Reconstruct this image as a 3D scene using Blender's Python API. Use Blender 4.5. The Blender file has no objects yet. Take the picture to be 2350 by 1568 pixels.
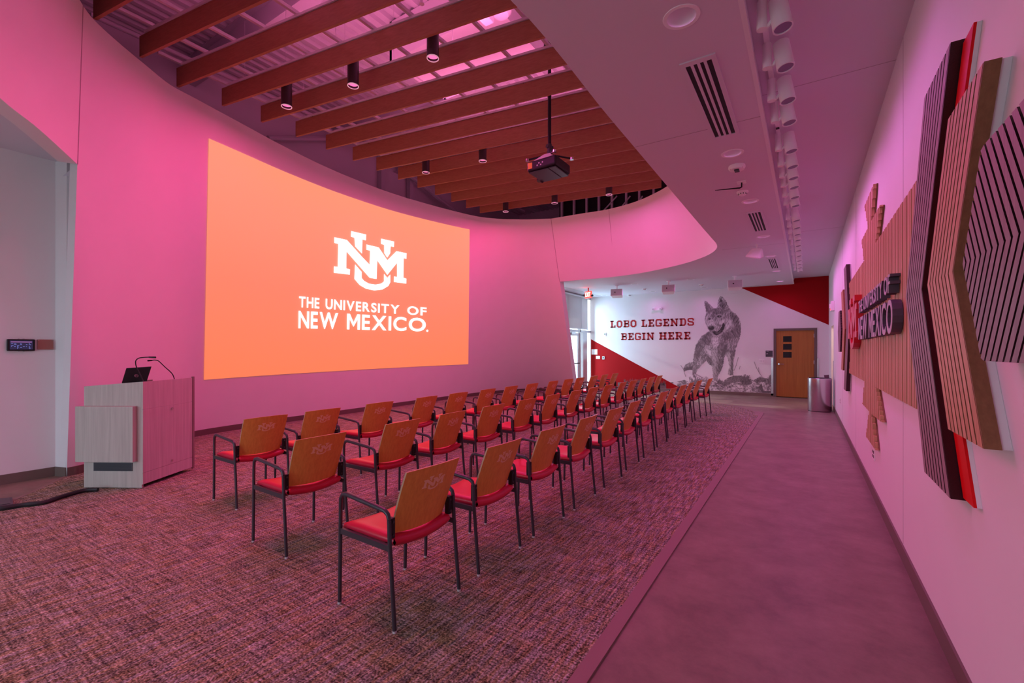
import bpy, bmesh, math, random
import numpy as np
from mathutils import Vector
from mathutils.geometry import tessellate_polygon
random.seed(7); np.random.seed(7)
S = bpy.context.scene
COL = S.collection
R = math.radians
PI = math.pi

# ------------------------------------------------------------------ camera, world, lights, exposure
YAW = R(32.85); CA, SA = math.cos(YAW), math.sin(YAW); FPX, HZ, EYE = 1044.0, 803.0, 1.5
cam = bpy.data.cameras.new('camera'); cam.sensor_width = 36; cam.lens = 36 * FPX / 2350; cam.shift_y = (HZ - 784) / 2350
cam.clip_start = .02
camo = bpy.data.objects.new('camera', cam); COL.objects.link(camo)
camo.location = (0, 0, EYE); camo.rotation_euler = (R(90), 0, YAW); S.camera = camo
vs = S.view_settings
vs.view_transform = 'Standard'; vs.look = 'None'; vs.exposure = 0; vs.gamma = 1; vs.use_curve_mapping = False
S.cycles.use_denoising = True; S.cycles.max_bounces = 10; S.cycles.diffuse_bounces = 6; S.cycles.sample_clamp_indirect = 6
S.cycles.caustics_reflective = False; S.cycles.caustics_refractive = False

w = bpy.data.worlds.new('sky'); S.world = w; w.use_nodes = True
bg = w.node_tree.nodes['Background']; bg.inputs[0].default_value = (.66, .84, 1.0, 1); bg.inputs[1].default_value = 4.3

PINK = (1.0, .075, .32)
def lamp(name, typ, loc, power, color, **k):
    l = bpy.data.lights.new(name, typ); l.energy = power; l.color = color
    rot = k.pop('rot', (0, 0, 0))
    for a, b in k.items(): setattr(l, a, b)
    o = bpy.data.objects.new(name, l); o.location = loc; o.rotation_euler = rot; COL.objects.link(o); return o
PENDANTS = [(-6.46, 3.85), (-5.19, 4.04), (-3.87, 4.19), (-6.49, 6.82), (-5.18, 6.99), (-6.57, 9.87), (-5.18, 9.95), (-3.84, 10.10)]
for x, y in PENDANTS:
    mg = (x + 6.6) / 2.8     # the fixtures nearer the soffit are set to a more violet pink
    lamp('pendant_or_added_lamp', 'AREA', (x, y, 5.09), 36 if y < 6 else 43, (1, .042 + .085 * mg, .23 + .38 * mg), shape='DISK', size=.30)
for x, y, p in ((-5.2, 2.3, 8), (-4.4, 1.9, 9), (-3.1, 1.6, 18)):  # unseen near row without fixtures, added only for its light
    lamp('pendant_or_added_lamp', 'AREA', (x, y, 5.09), p, (1, .07, .27), shape='DISK', size=.12, spread=R(112))
# the track spotlights wash the artwork wall; light is added at the recessed downlights for the far wall: all set to the same violet pink
TRY = [3.293, 3.767, 4.28, 4.70, 5.388, 5.859, 6.249, 6.617, 7.054, 7.468, 8.329, 8.839, 9.347, 9.833, 10.377, 10.887, 11.507, 12.136, 12.634, 13.18, 13.769]
for y in TRY:
    lamp('track_lamp', 'SPOT', (-.118, y - .005, 3.49), 8 + 12 * min(1, max(0, (y - 3) / 6)), (1, .22, .90), spot_size=R(150), spot_blend=1, shadow_soft_size=.05, rot=(0, R(-24), 0))
DLY = [2.927, 5.245, 7.074, 9.406, 11.45, 13.72, 15.8]
for x, y, p in [(-.645, y, 7) for y in DLY] + [(-4.494, 14.011, 22), (-6.382, 16.309, 4), (-4.523, 16.137, 14), (-2.814, 13.947, 26), (-2.814, 16.042, 14), (-.67, 15.83, 10)]:
    lamp('downlight_fill', 'SPOT', (x, y, 3.54), p * 1.35, (1, .25, .90), spot_size=R(165), spot_blend=1, shadow_soft_size=.06)
# unseen uplights added above the fins to brighten the roof deck
for y in (2.6, 4.4, 6.2, 8.0, 9.8):
    lamp('added_uplight', 'AREA', (-4.3, y + .3, 5.62), 30, (1, .20, .52), shape='RECTANGLE', size=5.0, size_y=.06, rot=(R(180), 0, R(8.5)))
# daylight arriving through the glazed back of the room and the entrance at the far end
lamp('daylight_back', 'AREA', (-4.4, -3.9, 1.5), 1, (1, 1, 1), shape='RECTANGLE', size=4.9, size_y=2.7, rot=(R(90), 0, 0)).data.cycles.is_portal = True
sun = lamp('sun', 'SUN', (-20, 14, 9), 3.0, (1, .93, .84), angle=R(1.2)); sun.rotation_euler = Vector((1, .055, -.40)).to_track_quat('-Z', 'Y').to_euler()
lamp('entrance_daylight', 'AREA', (-6.95, 15.95, 1.7), 62, (.46, .80, 1.0), shape='RECTANGLE', size=1.3, size_y=2.9, rot=(R(90), 0, R(-90)))
lamp('daylight_entrance', 'AREA', (-7.2, 15.2, 1.75), 1, (1, 1, 1), shape='RECTANGLE', size=3.2, size_y=3.5, rot=(R(90), 0, R(-90))).data.cycles.is_portal = True

# ------------------------------------------------------------------ measuring helper (pixel of the 2350x1568 photograph -> place in the room)
def ray(u, v):
    l = (u - 1175) / FPX
    return (-SA + l * CA, CA + l * SA, (HZ - v) / FPX)
def on_z(u, v, z):
    r = ray(u, v); t = (z - EYE) / r[2]; return Vector((r[0] * t, r[1] * t, z))
def on_x(u, v, x):
    r = ray(u, v); t = x / r[0]; return Vector((x, r[1] * t, EYE + r[2] * t))
def on_y(u, v, y):
    r = ray(u, v); t = y / r[1]; return Vector((r[0] * t, y, EYE + r[2] * t))

# ------------------------------------------------------------------ materials
def nt(name):
    m = bpy.data.materials.new(name); m.use_nodes = True
    return m, m.node_tree.nodes, m.node_tree.links, m.node_tree.nodes['Principled BSDF']
def mat(name, col, rough=.55, metal=0, spec=.5, emit=None, es=1, noise=0, nscale=30, bump=0, bscale=200):
    m, n, L, b = nt(name)
    b.inputs['Base Color'].default_value = (*col, 1); b.inputs['Roughness'].default_value = rough
    b.inputs['Metallic'].default_value = metal; b.inputs['Specular IOR Level'].default_value = spec
    if emit: b.inputs['Emission Color'].default_value = (*emit, 1); b.inputs['Emission Strength'].default_value = es
    if noise or bump:
        tc = n.new('ShaderNodeTexCoord')
    if noise:
        t = n.new('ShaderNodeTexNoise'); t.inputs['Scale'].default_value = nscale; t.inputs['Detail'].default_value = 4
        L.new(tc.outputs['Object'], t.inputs['Vector'])
        r = n.new('ShaderNodeMapRange'); r.inputs['From Min'].default_value = .3; r.inputs['From Max'].default_value = .7
        r.inputs['To Min'].default_value = 1 - noise; r.inputs['To Max'].default_value = 1 + noise
        L.new(t.outputs['Fac'], r.inputs['Value'])
        h = n.new('ShaderNodeMix'); h.data_type = 'RGBA'; h.blend_type = 'MULTIPLY'; h.inputs['Factor'].default_value = 1
        h.inputs['A'].default_value = (*col, 1); L.new(r.outputs['Result'], h.inputs['B']); L.new(h.outputs['Result'], b.inputs['Base Color'])
    if bump:
        t = n.new('ShaderNodeTexNoise'); t.inputs['Scale'].default_value = bscale
        L.new(tc.outputs['Object'], t.inputs['Vector'])
        bp = n.new('ShaderNodeBump'); bp.inputs['Strength'].default_value = bump; bp.inputs['Distance'].default_value = .002
        L.new(t.outputs['Fac'], bp.inputs['Height']); L.new(bp.outputs['Normal'], b.inputs['Normal'])
    return m
def wood(name, c1, c2, axis=2, rough=.45, scale=1.0, spec=.35):
    m, n, L, b = nt(name)
    tc = n.new('ShaderNodeTexCoord'); mp = n.new('ShaderNodeMapping')
    sc = [60 * scale] * 3; sc[axis] = 2.2 * scale; mp.inputs['Scale'].default_value = sc
    L.new(tc.outputs['Object'], mp.inputs['Vector'])
    t = n.new('ShaderNodeTexNoise'); t.inputs['Scale'].default_value = 1; t.inputs['Detail'].default_value = 5; t.inputs['Roughness'].default_value = .65
    L.new(mp.outputs['Vector'], t.inputs['Vector'])
    cr = n.new('ShaderNodeValToRGB'); cr.color_ramp.elements[0].position = .32; cr.color_ramp.elements[1].position = .68
    cr.color_ramp.elements[0].color = (*c1, 1); cr.color_ramp.elements[1].color = (*c2, 1)
    L.new(t.outputs['Fac'], cr.inputs['Fac']); L.new(cr.outputs['Color'], b.inputs['Base Color'])
    b.inputs['Roughness'].default_value = rough; b.inputs['Specular IOR Level'].default_value = spec
    return m
def carpet_mat():
    m, n, L, b = nt('carpet_weave')
    tc = n.new('ShaderNodeTexCoord')
    def nz(scale, det=3):
        mp = n.new('ShaderNodeMapping'); mp.inputs['Scale'].default_value = scale; L.new(tc.outputs['Object'], mp.inputs['Vector'])
        t = n.new('ShaderNodeTexNoise'); t.inputs['Scale'].default_value = 1; t.inputs['Detail'].default_value = det
        L.new(mp.outputs['Vector'], t.inputs['Vector']); return t.outputs['Fac']
    def mth(op, a, c):
        x = n.new('ShaderNodeMath'); x.operation = op
        for i, s in enumerate((a, c)):
            if isinstance(s, (int, float)): x.inputs[i].default_value = s
            else: L.new(s, x.inputs[i])
        return x.outputs[0]
    a = nz((62, 4.5, 1)); c = nz((4.5, 62, 1)); f = nz((95, 95, 1), 2); g = nz((3, 3, 1), 2)
    s = mth('ADD', mth('MULTIPLY', a, .30), mth('MULTIPLY', c, .24)); s = mth('ADD', s, mth('MULTIPLY', f, .46))
    cr = n.new('ShaderNodeValToRGB'); e = cr.color_ramp.elements
    e[0].position = .36; e[0].color = (.020, .019, .017, 1); e[1].position = .66; e[1].color = (.70, .74, .70, 1)
    for p, col in ((.44, (.095, .105, .080, 1)), (.50, (.22, .235, .17, 1)), (.57, (.42, .44, .37, 1))):
        q = e.new(p); q.color = col
    L.new(s, cr.inputs['Fac'])
    # golden and grey-violet yarns
    y = nz((40, 7, 1)); cr2 = n.new('ShaderNodeValToRGB'); e = cr2.color_ramp.elements
    e[0].position = .40; e[0].color = (1.0, .97, 1.10, 1); e[1].position = .60; e[1].color = (1.08, .88, .62, 1)
    L.new(y, cr2.inputs['Fac'])
    h = n.new('ShaderNodeMix'); h.data_type = 'RGBA'; h.blend_type = 'MULTIPLY'; h.inputs['Factor'].default_value = 1
    L.new(cr.outputs['Color'], h.inputs['A']); L.new(cr2.outputs['Color'], h.inputs['B']); L.new(h.outputs['Result'], b.inputs['Base Color'])
    b.inputs['Roughness'].default_value = .95; b.inputs['Specular IOR Level'].default_value = .1
    bp = n.new('ShaderNodeBump'); bp.inputs['Strength'].default_value = .6; bp.inputs['Distance'].default_value = .006
    L.new(s, bp.inputs['Height']); L.new(bp.outputs['Normal'], b.inputs['Normal'])
    return m
def floor_mat():
    m, n, L, b = nt('stained_concrete')
    tc = n.new('ShaderNodeTexCoord'); t = n.new('ShaderNodeTexNoise'); t.inputs['Scale'].default_value = 2.6; t.inputs['Detail'].default_value = 12; t.inputs['Roughness'].default_value = .74
    t.inputs['Distortion'].default_value = .15
    L.new(tc.outputs['Object'], t.inputs['Vector'])
    cr = n.new('ShaderNodeValToRGB'); e = cr.color_ramp.elements
    e[0].position = .35; e[0].color = (.175, .140, .108, 1); e[1].position = .68; e[1].color = (.285, .235, .180, 1)
    L.new(t.outputs['Fac'], cr.inputs['Fac']); L.new(cr.outputs['Color'], b.inputs['Base Color'])
    b.inputs['Roughness'].default_value = .42; b.inputs['Specular IOR Level'].default_value = .25
    return m
M = dict(
    white=mat('white_paint', (.80, .79, .80), .6, noise=.01, nscale=3),
    soffit=mat('ceiling_paint', (.70, .66, .73), .7),
    grey=mat('grey_paint', (.66, .62, .66), .7),
    deck=mat('galvanised_deck', (.62, .60, .63), .5, spec=.3),
    steel_grey=mat('grey_primer_steel', (.55, .53, .57), .5),
    floor=floor_mat(), carpet=carpet_mat(),
    base=mat('taupe_rubber', (.16, .115, .10), .5),
    strip=mat('edge_strip', (.25, .17, .15), .5),
    baffle=wood('baffle_veneer', (.30, .125, .058), (.38, .165, .08), 0, .55, .8),
    rail=mat('rail_paint', (.72, .70, .74), .45),
    pend=mat('pendant_bronze', (.055, .035, .045), .35, spec=.5),
    lens=mat('pendant_lens', (.8, .3, .5), .3, emit=(1, .16, .42), es=1.2),
    lensrim=mat('pendant_rim', (.75, .7, .72), .3, emit=(1, .55, .75), es=.35),
    black=mat('black_plastic', (.012, .012, .014), .5, spec=.3),
    darkgrey=mat('dark_grey_metal', (.04, .042, .046), .4),
    yellow=mat('yellow_label', (.75, .38, .02), .5),
    chrome=mat('chrome', (.75, .75, .77), .16, 1),
    steel=mat('brushed_steel', (.62, .61, .62), .26, 1),
    frame=mat('charcoal_powder_coat', (.045, .038, .05), .34),
    vinyl=mat('red_vinyl', (.60, .008, .045), .36, spec=.45),
    ply=wood('cherry_ply', (.70, .30, .060), (.82, .38, .085), 2, .36, 1.0),
    plyedge=mat('ply_edge', (.52, .33, .20), .45),
    emblem=mat('etched_wood', (.90, .60, .38), .6),
    glide=mat('clear_glide', (.6, .58, .6), .2),
    lam=wood('oak_laminate', (.44, .41, .37), (.57, .53, .48), 2, .45, .6),
    lamd=mat('laminate_edge', (.22, .17, .15), .5),
    redpaint=mat('red_wall_paint', (.34, .003, .006), .75, spec=.15),
    redletter=mat('red_letter', (.40, .008, .014), .5),
    wooddoor=wood('door_veneer', (.34, .125, .022), (.43, .17, .035), 2, .4, .5),
    doorframe=mat('door_frame_paint', (.13, .09, .085), .45),
    dark=mat('dark_void', (.006, .005, .006), .6),
    glassdark=mat('dark_glass', (.012, .010, .014), .08),
    slattan=wood('tan_oak_slat', (.50, .27, .14), (.66, .38, .21), 2, .42, .6),
    slattan2=wood('tan_oak_slat_pale', (.56, .31, .17), (.72, .43, .25), 2, .42, .6),
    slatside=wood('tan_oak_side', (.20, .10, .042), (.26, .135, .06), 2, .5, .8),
    slatpur=wood('grey_slat', (.27, .195, .20), (.36, .27, .275), 2, .45, .9),
    slatdark=wood('umber_slat', (.25, .175, .19), (.34, .24, .255), 2, .45, .9),
    wine=mat('wine_granite', (.035, .010, .013), .35, noise=.5, nscale=400),
    artred=mat('glossy_red', (.68, .002, .004), .5, spec=.25),
    lettergrey=mat('letter_charcoal', (.075, .06, .085), .4),
    letterface=mat('letter_face', (.50, .42, .50), .4),
    lred=mat('letter_red', (.55, .006, .02), .35),
    lredface=mat('letter_red_face', (.60, .10, .16), .35),
    shade=mat('roller_shade', (.42, .42, .43), .8),
    alu=mat('pale_aluminium', (.62, .64, .66), .35, .3),
    plastic=mat('white_plastic', (.90, .88, .90), .45),
    plaque=mat('dark_plaque', (.06, .055, .07), .5),
    copper=mat('copper_plate', (.42, .20, .17), .35, .6),
    screen_lcd=mat('panel_screen', (.01, .01, .014), .15, emit=(.02, .02, .06), es=1),
    lcdtext=mat('panel_text', (.1, .1, .3), .5, emit=(.18, .22, .6), es=.8),
    lcdbar=mat('panel_bar', (.3, .1, .3), .5, emit=(.22, .12, .3), es=.8),
    exitred=mat('exit_face', (.6, .02, .02), .4, emit=(1, .06, .05), es=2.2),
    exitlet=mat('exit_letters', (1, .9, .85), .4, emit=(1, .75, .6), es=3),
    slide=None,
    spotlens=mat('spot_lens', (.05, .03, .06), .3, emit=(.30, .08, .22), es=.16),
    logo=mat('projected_white', (.8, .8, .8), .6, emit=(1, .97, .98), es=1.25),
    cable=mat('cable_cover', (.015, .014, .017), .6),
    cream=mat('cream_wall', (.8, .72, .62), .7),
    paving=mat('outdoor_paving', (.45, .44, .42), .9),
    seam=mat('panel_seam', (.42, .36, .40), .7),
)
def slide_mat():
    m, n, L, b = nt('projected_slide')
    b.inputs['Base Color'].default_value = (.2, .18, .17, 1); b.inputs['Roughness'].default_value = .7
    tc = n.new('ShaderNodeTexCoord'); sp = n.new('ShaderNodeSeparateXYZ'); L.new(tc.outputs['UV'], sp.inputs[0])
    # the slide itself runs from peach at its top to a stronger coral below
    cr = n.new('ShaderNodeValToRGB'); e = cr.color_ramp.elements
    e[0].position = 0; e[0].color = (1.0, .215, .065, 1); e[1].position = 1; e[1].color = (1.0, .31, .15, 1)
    q = e.new(.45); q.color = (1.0, .23, .10, 1)
    L.new(sp.outputs['Y'], cr.inputs['Fac']); L.new(cr.outputs['Color'], b.inputs['Emission Color']); b.inputs['Emission Strength'].default_value = .95
    return m
M['slide'] = slide_mat()

# ------------------------------------------------------------------ mesh builder
def wloc(o):
    v = Vector((0, 0, 0))
    while o: v = v + o.location; o = o.parent
    return v
class MB:
    def __init__(s): s.v = []; s.f = []; s.m = []; s.mi = 0
    def add(s, vs, fs):
        k = len(s.v); s.v += [tuple(x) for x in vs]; s.f += [tuple(i + k for i in f) for f in fs]; s.m += [s.mi] * len(fs)
    def box(s, a, b):
        x0, y0, z0 = a; x1, y1, z1 = b
        s.add([(x0, y0, z0), (x1, y0, z0), (x1, y1, z0), (x0, y1, z0), (x0, y0, z1), (x1, y0, z1), (x1, y1, z1), (x0, y1, z1)],
              [(3, 2, 1, 0), (4, 5, 6, 7), (0, 1, 5, 4), (1, 2, 6, 5), (2, 3, 7, 6), (3, 0, 4, 7)]); return s
    def hexa(s, lo, hi):   # two quads, matching order
        s.add(list(lo) + list(hi), [(3, 2, 1, 0), (4, 5, 6, 7), (0, 1, 5, 4), (1, 2, 6, 5), (2, 3, 7, 6), (3, 0, 4, 7)]); return s
    def prism(s, pts, off):   # planar polygon extruded by a vector
        pts = [Vector(p) for p in pts]; off = Vector(off); n = len(pts)
        tri = tessellate_polygon([pts])
        nrm = sum(((pts[i] - pts[0]).cross(pts[(i + 1) % n] - pts[0]) for i in range(n)), Vector())
        if nrm.dot(off) > 0: lo = [tuple(reversed(t)) for t in tri]
        else: lo = list(tri)
        # tessellate winding is not guaranteed, recalc on build
        s.add(pts + [p + off for p in pts], [tuple(t) for t in tri] + [tuple(i + n for i in t) for t in tri] + [(i, (i + 1) % n, (i + 1) % n + n, i + n) for i in range(n)]); return s
    def flat(s, pts):
        pts = [Vector(p) for p in pts]; s.add(pts, [tuple(t) for t in tessellate_polygon([pts])]); return s
    def cyl(s, p0, p1, r, n=16, r1=None, caps=True):
        p0, p1 = Vector(p0), Vector(p1); ax = (p1 - p0).normalized(); r1 = r if r1 is None else r1
        u = ax.orthogonal().normalized(); w_ = ax.cross(u)
        ring = lambda c, q: [c + (u * math.cos(2 * PI * i / n) + w_ * math.sin(2 * PI * i / n)) * q for i in range(n)]
        fs = [(i, (i + 1) % n, n + (i + 1) % n, n + i) for i in range(n)]
        if caps: fs += [tuple(range(n - 1, -1, -1)), tuple(range(n, 2 * n))]
        s.add(ring(p0, r) + ring(p1, r1), fs); return s
    def tube(s, path, r, n=8, flat=None):
        P = [Vector(p) for p in path]; k = len(P); rings = []
        up = None
        for i in range(k):
            t = ((P[min(i + 1, k - 1)] - P[i]).normalized() + (P[i] - P[max(i - 1, 0)]).normalized()).normalized()
            u = t.orthogonal().normalized() if up is None else (up - t * up.dot(t)).normalized()
            up = u; w_ = t.cross(u); rr = r[i] if isinstance(r, (list, tuple)) else r
            rings.append([P[i] + (u * math.cos(2 * PI * j / n) + w_ * math.sin(2 * PI * j / n)) * rr for j in range(n)])
        fs = []
        for i in range(k - 1):
            for j in range(n): fs.append((i * n + j, i * n + (j + 1) % n, (i + 1) * n + (j + 1) % n, (i + 1) * n + j))
        fs += [tuple(range(n - 1, -1, -1)), tuple(range((k - 1) * n, k * n))]
        s.add([p for q in rings for p in q], fs); return s
    def lathe(s, c, prof, n=24, close=False):   # prof [(r,z)]
        vs = [(c[0] + r * math.cos(2 * PI * i / n), c[1] + r * math.sin(2 * PI * i / n), c[2] + z) for r, z in prof for i in range(n)]
        fs = [(a * n + i, a * n + (i + 1) % n, (a + 1) * n + (i + 1) % n, (a + 1) * n + i) for a in range(len(prof) - 1) for i in range(n)]
        s.add(vs, fs); return s
    def grid(s, rows):
        h, w_ = len(rows), len(rows[0])
        s.add([p for r in rows for p in r], [(a * w_ + b, a * w_ + b + 1, (a + 1) * w_ + b + 1, (a + 1) * w_ + b) for a in range(h - 1) for b in range(w_ - 1)]); return s
    def build(s, name, m, parent=None, smooth=False, origin=None, recalc=True, uv=None):
        off = wloc(parent) if parent else Vector((0, 0, 0))
        loc = Vector((0, 0, 0))
        if parent is None:
            if origin is None:
                a = np.array(s.v); lo, hi = a.min(0), a.max(0); loc = Vector(((lo[0] + hi[0]) / 2, (lo[1] + hi[1]) / 2, lo[2]))
            else: loc = Vector(origin)
            off = loc
        me = bpy.data.meshes.new(name); me.from_pydata([(x - off.x, y - off.y, z - off.z) for x, y, z in s.v], [], s.f)
        for q in (m if isinstance(m, (list, tuple)) else [m]): me.materials.append(q)
        if isinstance(m, (list, tuple)): me.polygons.foreach_set('material_index', s.m)
        if recalc:
            bm = bmesh.new(); bm.from_mesh(me); bmesh.ops.recalc_face_normals(bm, faces=bm.faces); bm.to_mesh(me); bm.free()
        if smooth:
            me.polygons.foreach_set('use_smooth', [True] * len(me.polygons))
            if smooth != 'all': me.set_sharp_from_angle(angle=R(38))
        if uv:
            lay = me.uv_layers.new(name='UVMap')
            for lp in me.loops: lay.data[lp.index].uv = uv[lp.vertex_index]
        o = bpy.data.objects.new(name, me); COL.objects.link(o); o.parent = parent; o.location = loc
        return o
def tag(o, label, cat, group=None, kind=None):
    if label: o['label'] = label
    if cat: o['category'] = cat
    if group: o['group'] = group
    if kind: o['kind'] = kind
    return o
def thing(name, loc, label, cat, group=None):
    o = bpy.data.objects.new(name, None); o.empty_display_size = .1; COL.objects.link(o); o.location = loc
    return tag(o, label, cat, group)
def struct(o, label=None):
    o['kind'] = 'structure'
    if label: o['label'] = label
    return o
def copy_tree(o, parent=None):
    c = o.copy(); COL.objects.link(c); c.parent = parent
    for ch in list(o.children): copy_tree(ch, c)
    return c
def bevel(o, wd, seg=2):
    b = o.modifiers.new('bevel', 'BEVEL'); b.width = wd; b.segments = seg; b.limit_method = 'ANGLE'; b.harden_normals = False
    return o
def label_part(o, t): o['label'] = t; return o
def catmull(P, n=8, closed=False):
    P = [Vector(p) for p in P]; out = []; k = len(P)
    rng = range(k if closed else k - 1)
    for i in rng:
        g = (lambda j: P[j % k]) if closed else (lambda j: P[max(0, min(k - 1, j))])
        a, b, c, d = g(i - 1), g(i), g(i + 1), g(i + 2)
        for j in range(n):
            t = j / n
            out.append(.5 * ((2 * b) + (c - a) * t + (2 * a - 5 * b + 4 * c - d) * t * t + (3 * b - a - 3 * c + d) * t ** 3))
    if not closed: out.append(P[-1])
    return out

# ------------------------------------------------------------------ the setting
WX, WY = .586, 16.7          # right wall plane, far wall plane
ZS, ZC, ZT, ZD = 3.555, 3.735, 5.2, 6.85   # soffit, slot ceiling, top of the leaning wall, roof deck
struct(MB().box((-12, -4.2, -.12), (2.4, 13.2, 0)).box((-7.2, 13.2, -.12), (2.4, 17.2, 0)).build('floor', M['floor'], origin=(0, 0, 0)), 'polished brown concrete floor beside and beyond the carpet')
struct(MB().box((-60, -60, -.3), (60, 60, -.14)).build('ground_outside', M['paving'], origin=(0, 0, 0)))

# right wall with a doorway near the far end
b = MB(); b.box((WX, -4.2, 0), (WX + .2, 13.98, 7)); b.box((WX, 15.12, 0), (WX + .2, 17.0, 7)); b.box((WX, 13.98, 2.13), (WX + .2, 15.12, 7))
wr = struct(b.build('wall_right', M['white'], origin=(WX, 0, 0)), 'long white wall on the right carrying the slatted artwork')
for y in (4.25, 7.9, 10.6):
    MB().box((WX - .0012, y - .002, .11), (WX + .001, y + .002, ZC)).build('seam', M['seam'], wr)
# lit passage seen through the doorway
b = MB(); b.box((2.2, 13.6, 0), (2.3, 15.6, 3)); b.box((WX + .2, 13.5, 0), (2.3, 13.6, 3)); b.box((WX + .2, 15.5, 0), (2.3, 15.6, 3)); b.box((WX + .2, 13.5, 2.7), (2.3, 15.6, 2.8))
struct(b.build('wall_passage', M['cream']))
lamp('passage_lamp', 'POINT', (1.5, 14.5, 2.4), 26, (1, .85, .68), shadow_soft_size=.12)
# far wall
b = MB(); b.box((-7.12, WY, 0), (-.83, WY + .2, 7)); b.box((.26, WY, 0), (2.4, WY + .2, 7)); b.box((-.83, WY, 2.14), (.26, WY + .2, 7))
wf = struct(b.build('wall_far', M['white'], origin=(-3, WY, 0)), 'white far wall with red corners, lettering and a wolf mural')
struct(MB().box((-.83, WY + .12, 0), (.26, WY + .16, 2.14)).build('wall_behind_door', M['dark']))
# corridor at the left
CX = -7.5
struct(MB().box((CX - .15, -4.2, 0), (CX, 1.62, 5)).build('wall_corridor', M['white']), 'plain white corridor wall on the left holding the control panel')
b = MB(); b.prism([(CX, 1.60, 0), (-7.33, 1.66, 0), (-7.40, 1.90, 0), (CX - .15, 1.9, 0)], (0, 0, 3.74))
struct(b.build('wall_jamb', M['white']))
# back of the room: a glazed front the photographer stands before
b = MB(); b.box((-12, -4.2, 0), (-6.9, -4.0, 7)); b.box((-1.9, -4.2, 0), (2.4, -4.0, 7)); b.box((-6.9, -4.2, 2.9), (-1.9, -4.0, 7)); b.box((-6.9, -4.2, 0), (-1.9, -4.0, .12))
struct(b.build('wall_back', M['white']))
b = MB()
for x in (-6.9, -5.2, -3.6, -1.96): b.box((x, -4.18, .12), (x + .06, -4.02, 2.9))
struct(b.build('window_2', M['alu']))

# -------- the leaning curved wall: base line and top line measured from the photograph
base_uv = [(163, 1094), (191, 1086), (250, 1066), (310, 1046), (372, 1026), (436, 1006), (539, 988), (658, 970), (781, 953), (920, 932.5), (1073, 911.5), (1143, 903.5), (1194, 899.6), (1239, 898.3), (1283, 900), (1320, 903.5)]
shift = [27, 26, 23, 20, 18, 16, 13, 10, 8, 5, 3, -4, -15, -30, -44, -55]
top_px = [(184, 0), (190, 12), (223, 55), (300, 122), (400, 202), (480, 242), (600, 309), (700, 361), (800, 406), (900, 445), (1000, 473), (1077, 493), (1140, 502), (1200, 504), (1265, 502), (1330, 491), (1397, 480), (1460, 463), (1530, 429)]
def top_v(u):
    return float(np.interp(u, [p[0] for p in top_px], [p[1] for p in top_px]))
base_pts = [on_z(u, v, 0) for u, v in base_uv]
top_pts = [on_z(u + s, top_v(u + s), ZT) for (u, v), s in zip(base_uv, shift)]
base_pts[0] = Vector((-7.33, 1.66, 0)); 
BASE = catmull(base_pts, 6); TOP = catmull(top_pts, 6)
def wall_pt(t, z, inset=0.0):   # t in 0..1 along the wall
    f = t * (len(BASE) - 1); i = min(int(f), len(BASE) - 2); q = f - i
    a = BASE[i].lerp(BASE[i + 1], q); c = TOP[i].lerp(TOP[i + 1], q); p = a.lerp(c, z / ZT)
    if inset:
        i2 = min(i + 3, len(BASE) - 1); i1 = max(i - 3, 0)
        tan = (BASE[i2] - BASE[i1]); n = Vector((tan.y, -tan.x, 0)).normalized(); p = p + n * inset
    return p
NS = 120
rows = [[wall_pt(i / NS, ZT * j / 6) for i in range(NS + 1)] for j in range(7)]
outer = [[wall_pt(i / NS, ZT * j / 6, -.16) for i in range(NS + 1)] for j in range(7)]
b = MB(); b.grid(rows); b.grid(outer)
for A_, B_ in ((rows[-1], outer[-1]), (rows[0], outer[0])): b.grid([A_, B_])
for k in (0, -1): b.grid([[r[k] for r in rows], [r[k] for r in outer]])
wl = struct(b.build('wall_left', M['white'], smooth=True, origin=(-9, 7, 0)), 'tall curved wall leaning inwards, with the projected slide')
# bulkhead that carries the oval on above the openings, with a straight run towards the camera
bulk_b = [(-6.109, 12.219), (-5.319, 12.33), (-4.492, 12.301), (-3.719, 12.109), (-3.055, 11.758), (-2.56, 11.43), (-2.17, 11.08), (-1.80, 10.62), (-1.565, 10.15), (-1.462, 9.66), (-1.455, 9.0), (-1.46, 8), (-1.46, 5.9), (-1.46, 3.85), (-1.46, 2.2), (-1.75, 1.1), (-2.5, .35), (-3.5, .1), (-4.6, .35), (-5.523, .852), (-6.002, 1.172), (-6.655, 1.601)]
bulk_t = [(-6.012, 11.344), (-5.172, 11.398), (-4.351, 11.426), (-3.557, 11.21), (-2.92, 10.80), (-2.55, 10.45), (-2.25, 10.05), (-1.95, 9.55), (-1.78, 9.1), (-1.70, 8.7), (-1.68, 8.3), (-1.68, 7.5), (-1.68, 5.9), (-1.68, 3.85), (-1.68, 2.6), (-1.95, 1.6), (-2.6, .95), (-3.5, .7), (-4.5, .8), (-5.35, 1.05), (-5.9, 1.25), (-6.50, 1.59)]
bulk_b[0] = tuple(wall_pt(1, ZS)[:2]); bulk_t[0] = tuple(wall_pt(1, ZT)[:2]); bulk_b[-1] = tuple(wall_pt(0, ZS)[:2]); bulk_t[-1] = tuple(wall_pt(0, ZT)[:2])
BB = catmull([Vector((*p, ZS)) for p in bulk_b], 6); BT = catmull([Vector((*p, ZT)) for p in bulk_t], 6)
def outset(P, d, z):
    r = []
    for i in range(len(P)):
        t = P[min(i + 1, len(P) - 1)] - P[max(i - 1, 0)]; n = Vector((t.y, -t.x, 0)).normalized(); r.append(Vector((P[i].x - n.x * d, P[i].y - n.y * d, z)))
    return r
b = MB(); b.grid([BB, BT]); OB, OT = outset(BB, .16, ZS + .001), outset(BT, .16, ZT); b.grid([OB, OT]); b.grid([BT, OT]); b.grid([BB, OB])
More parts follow.
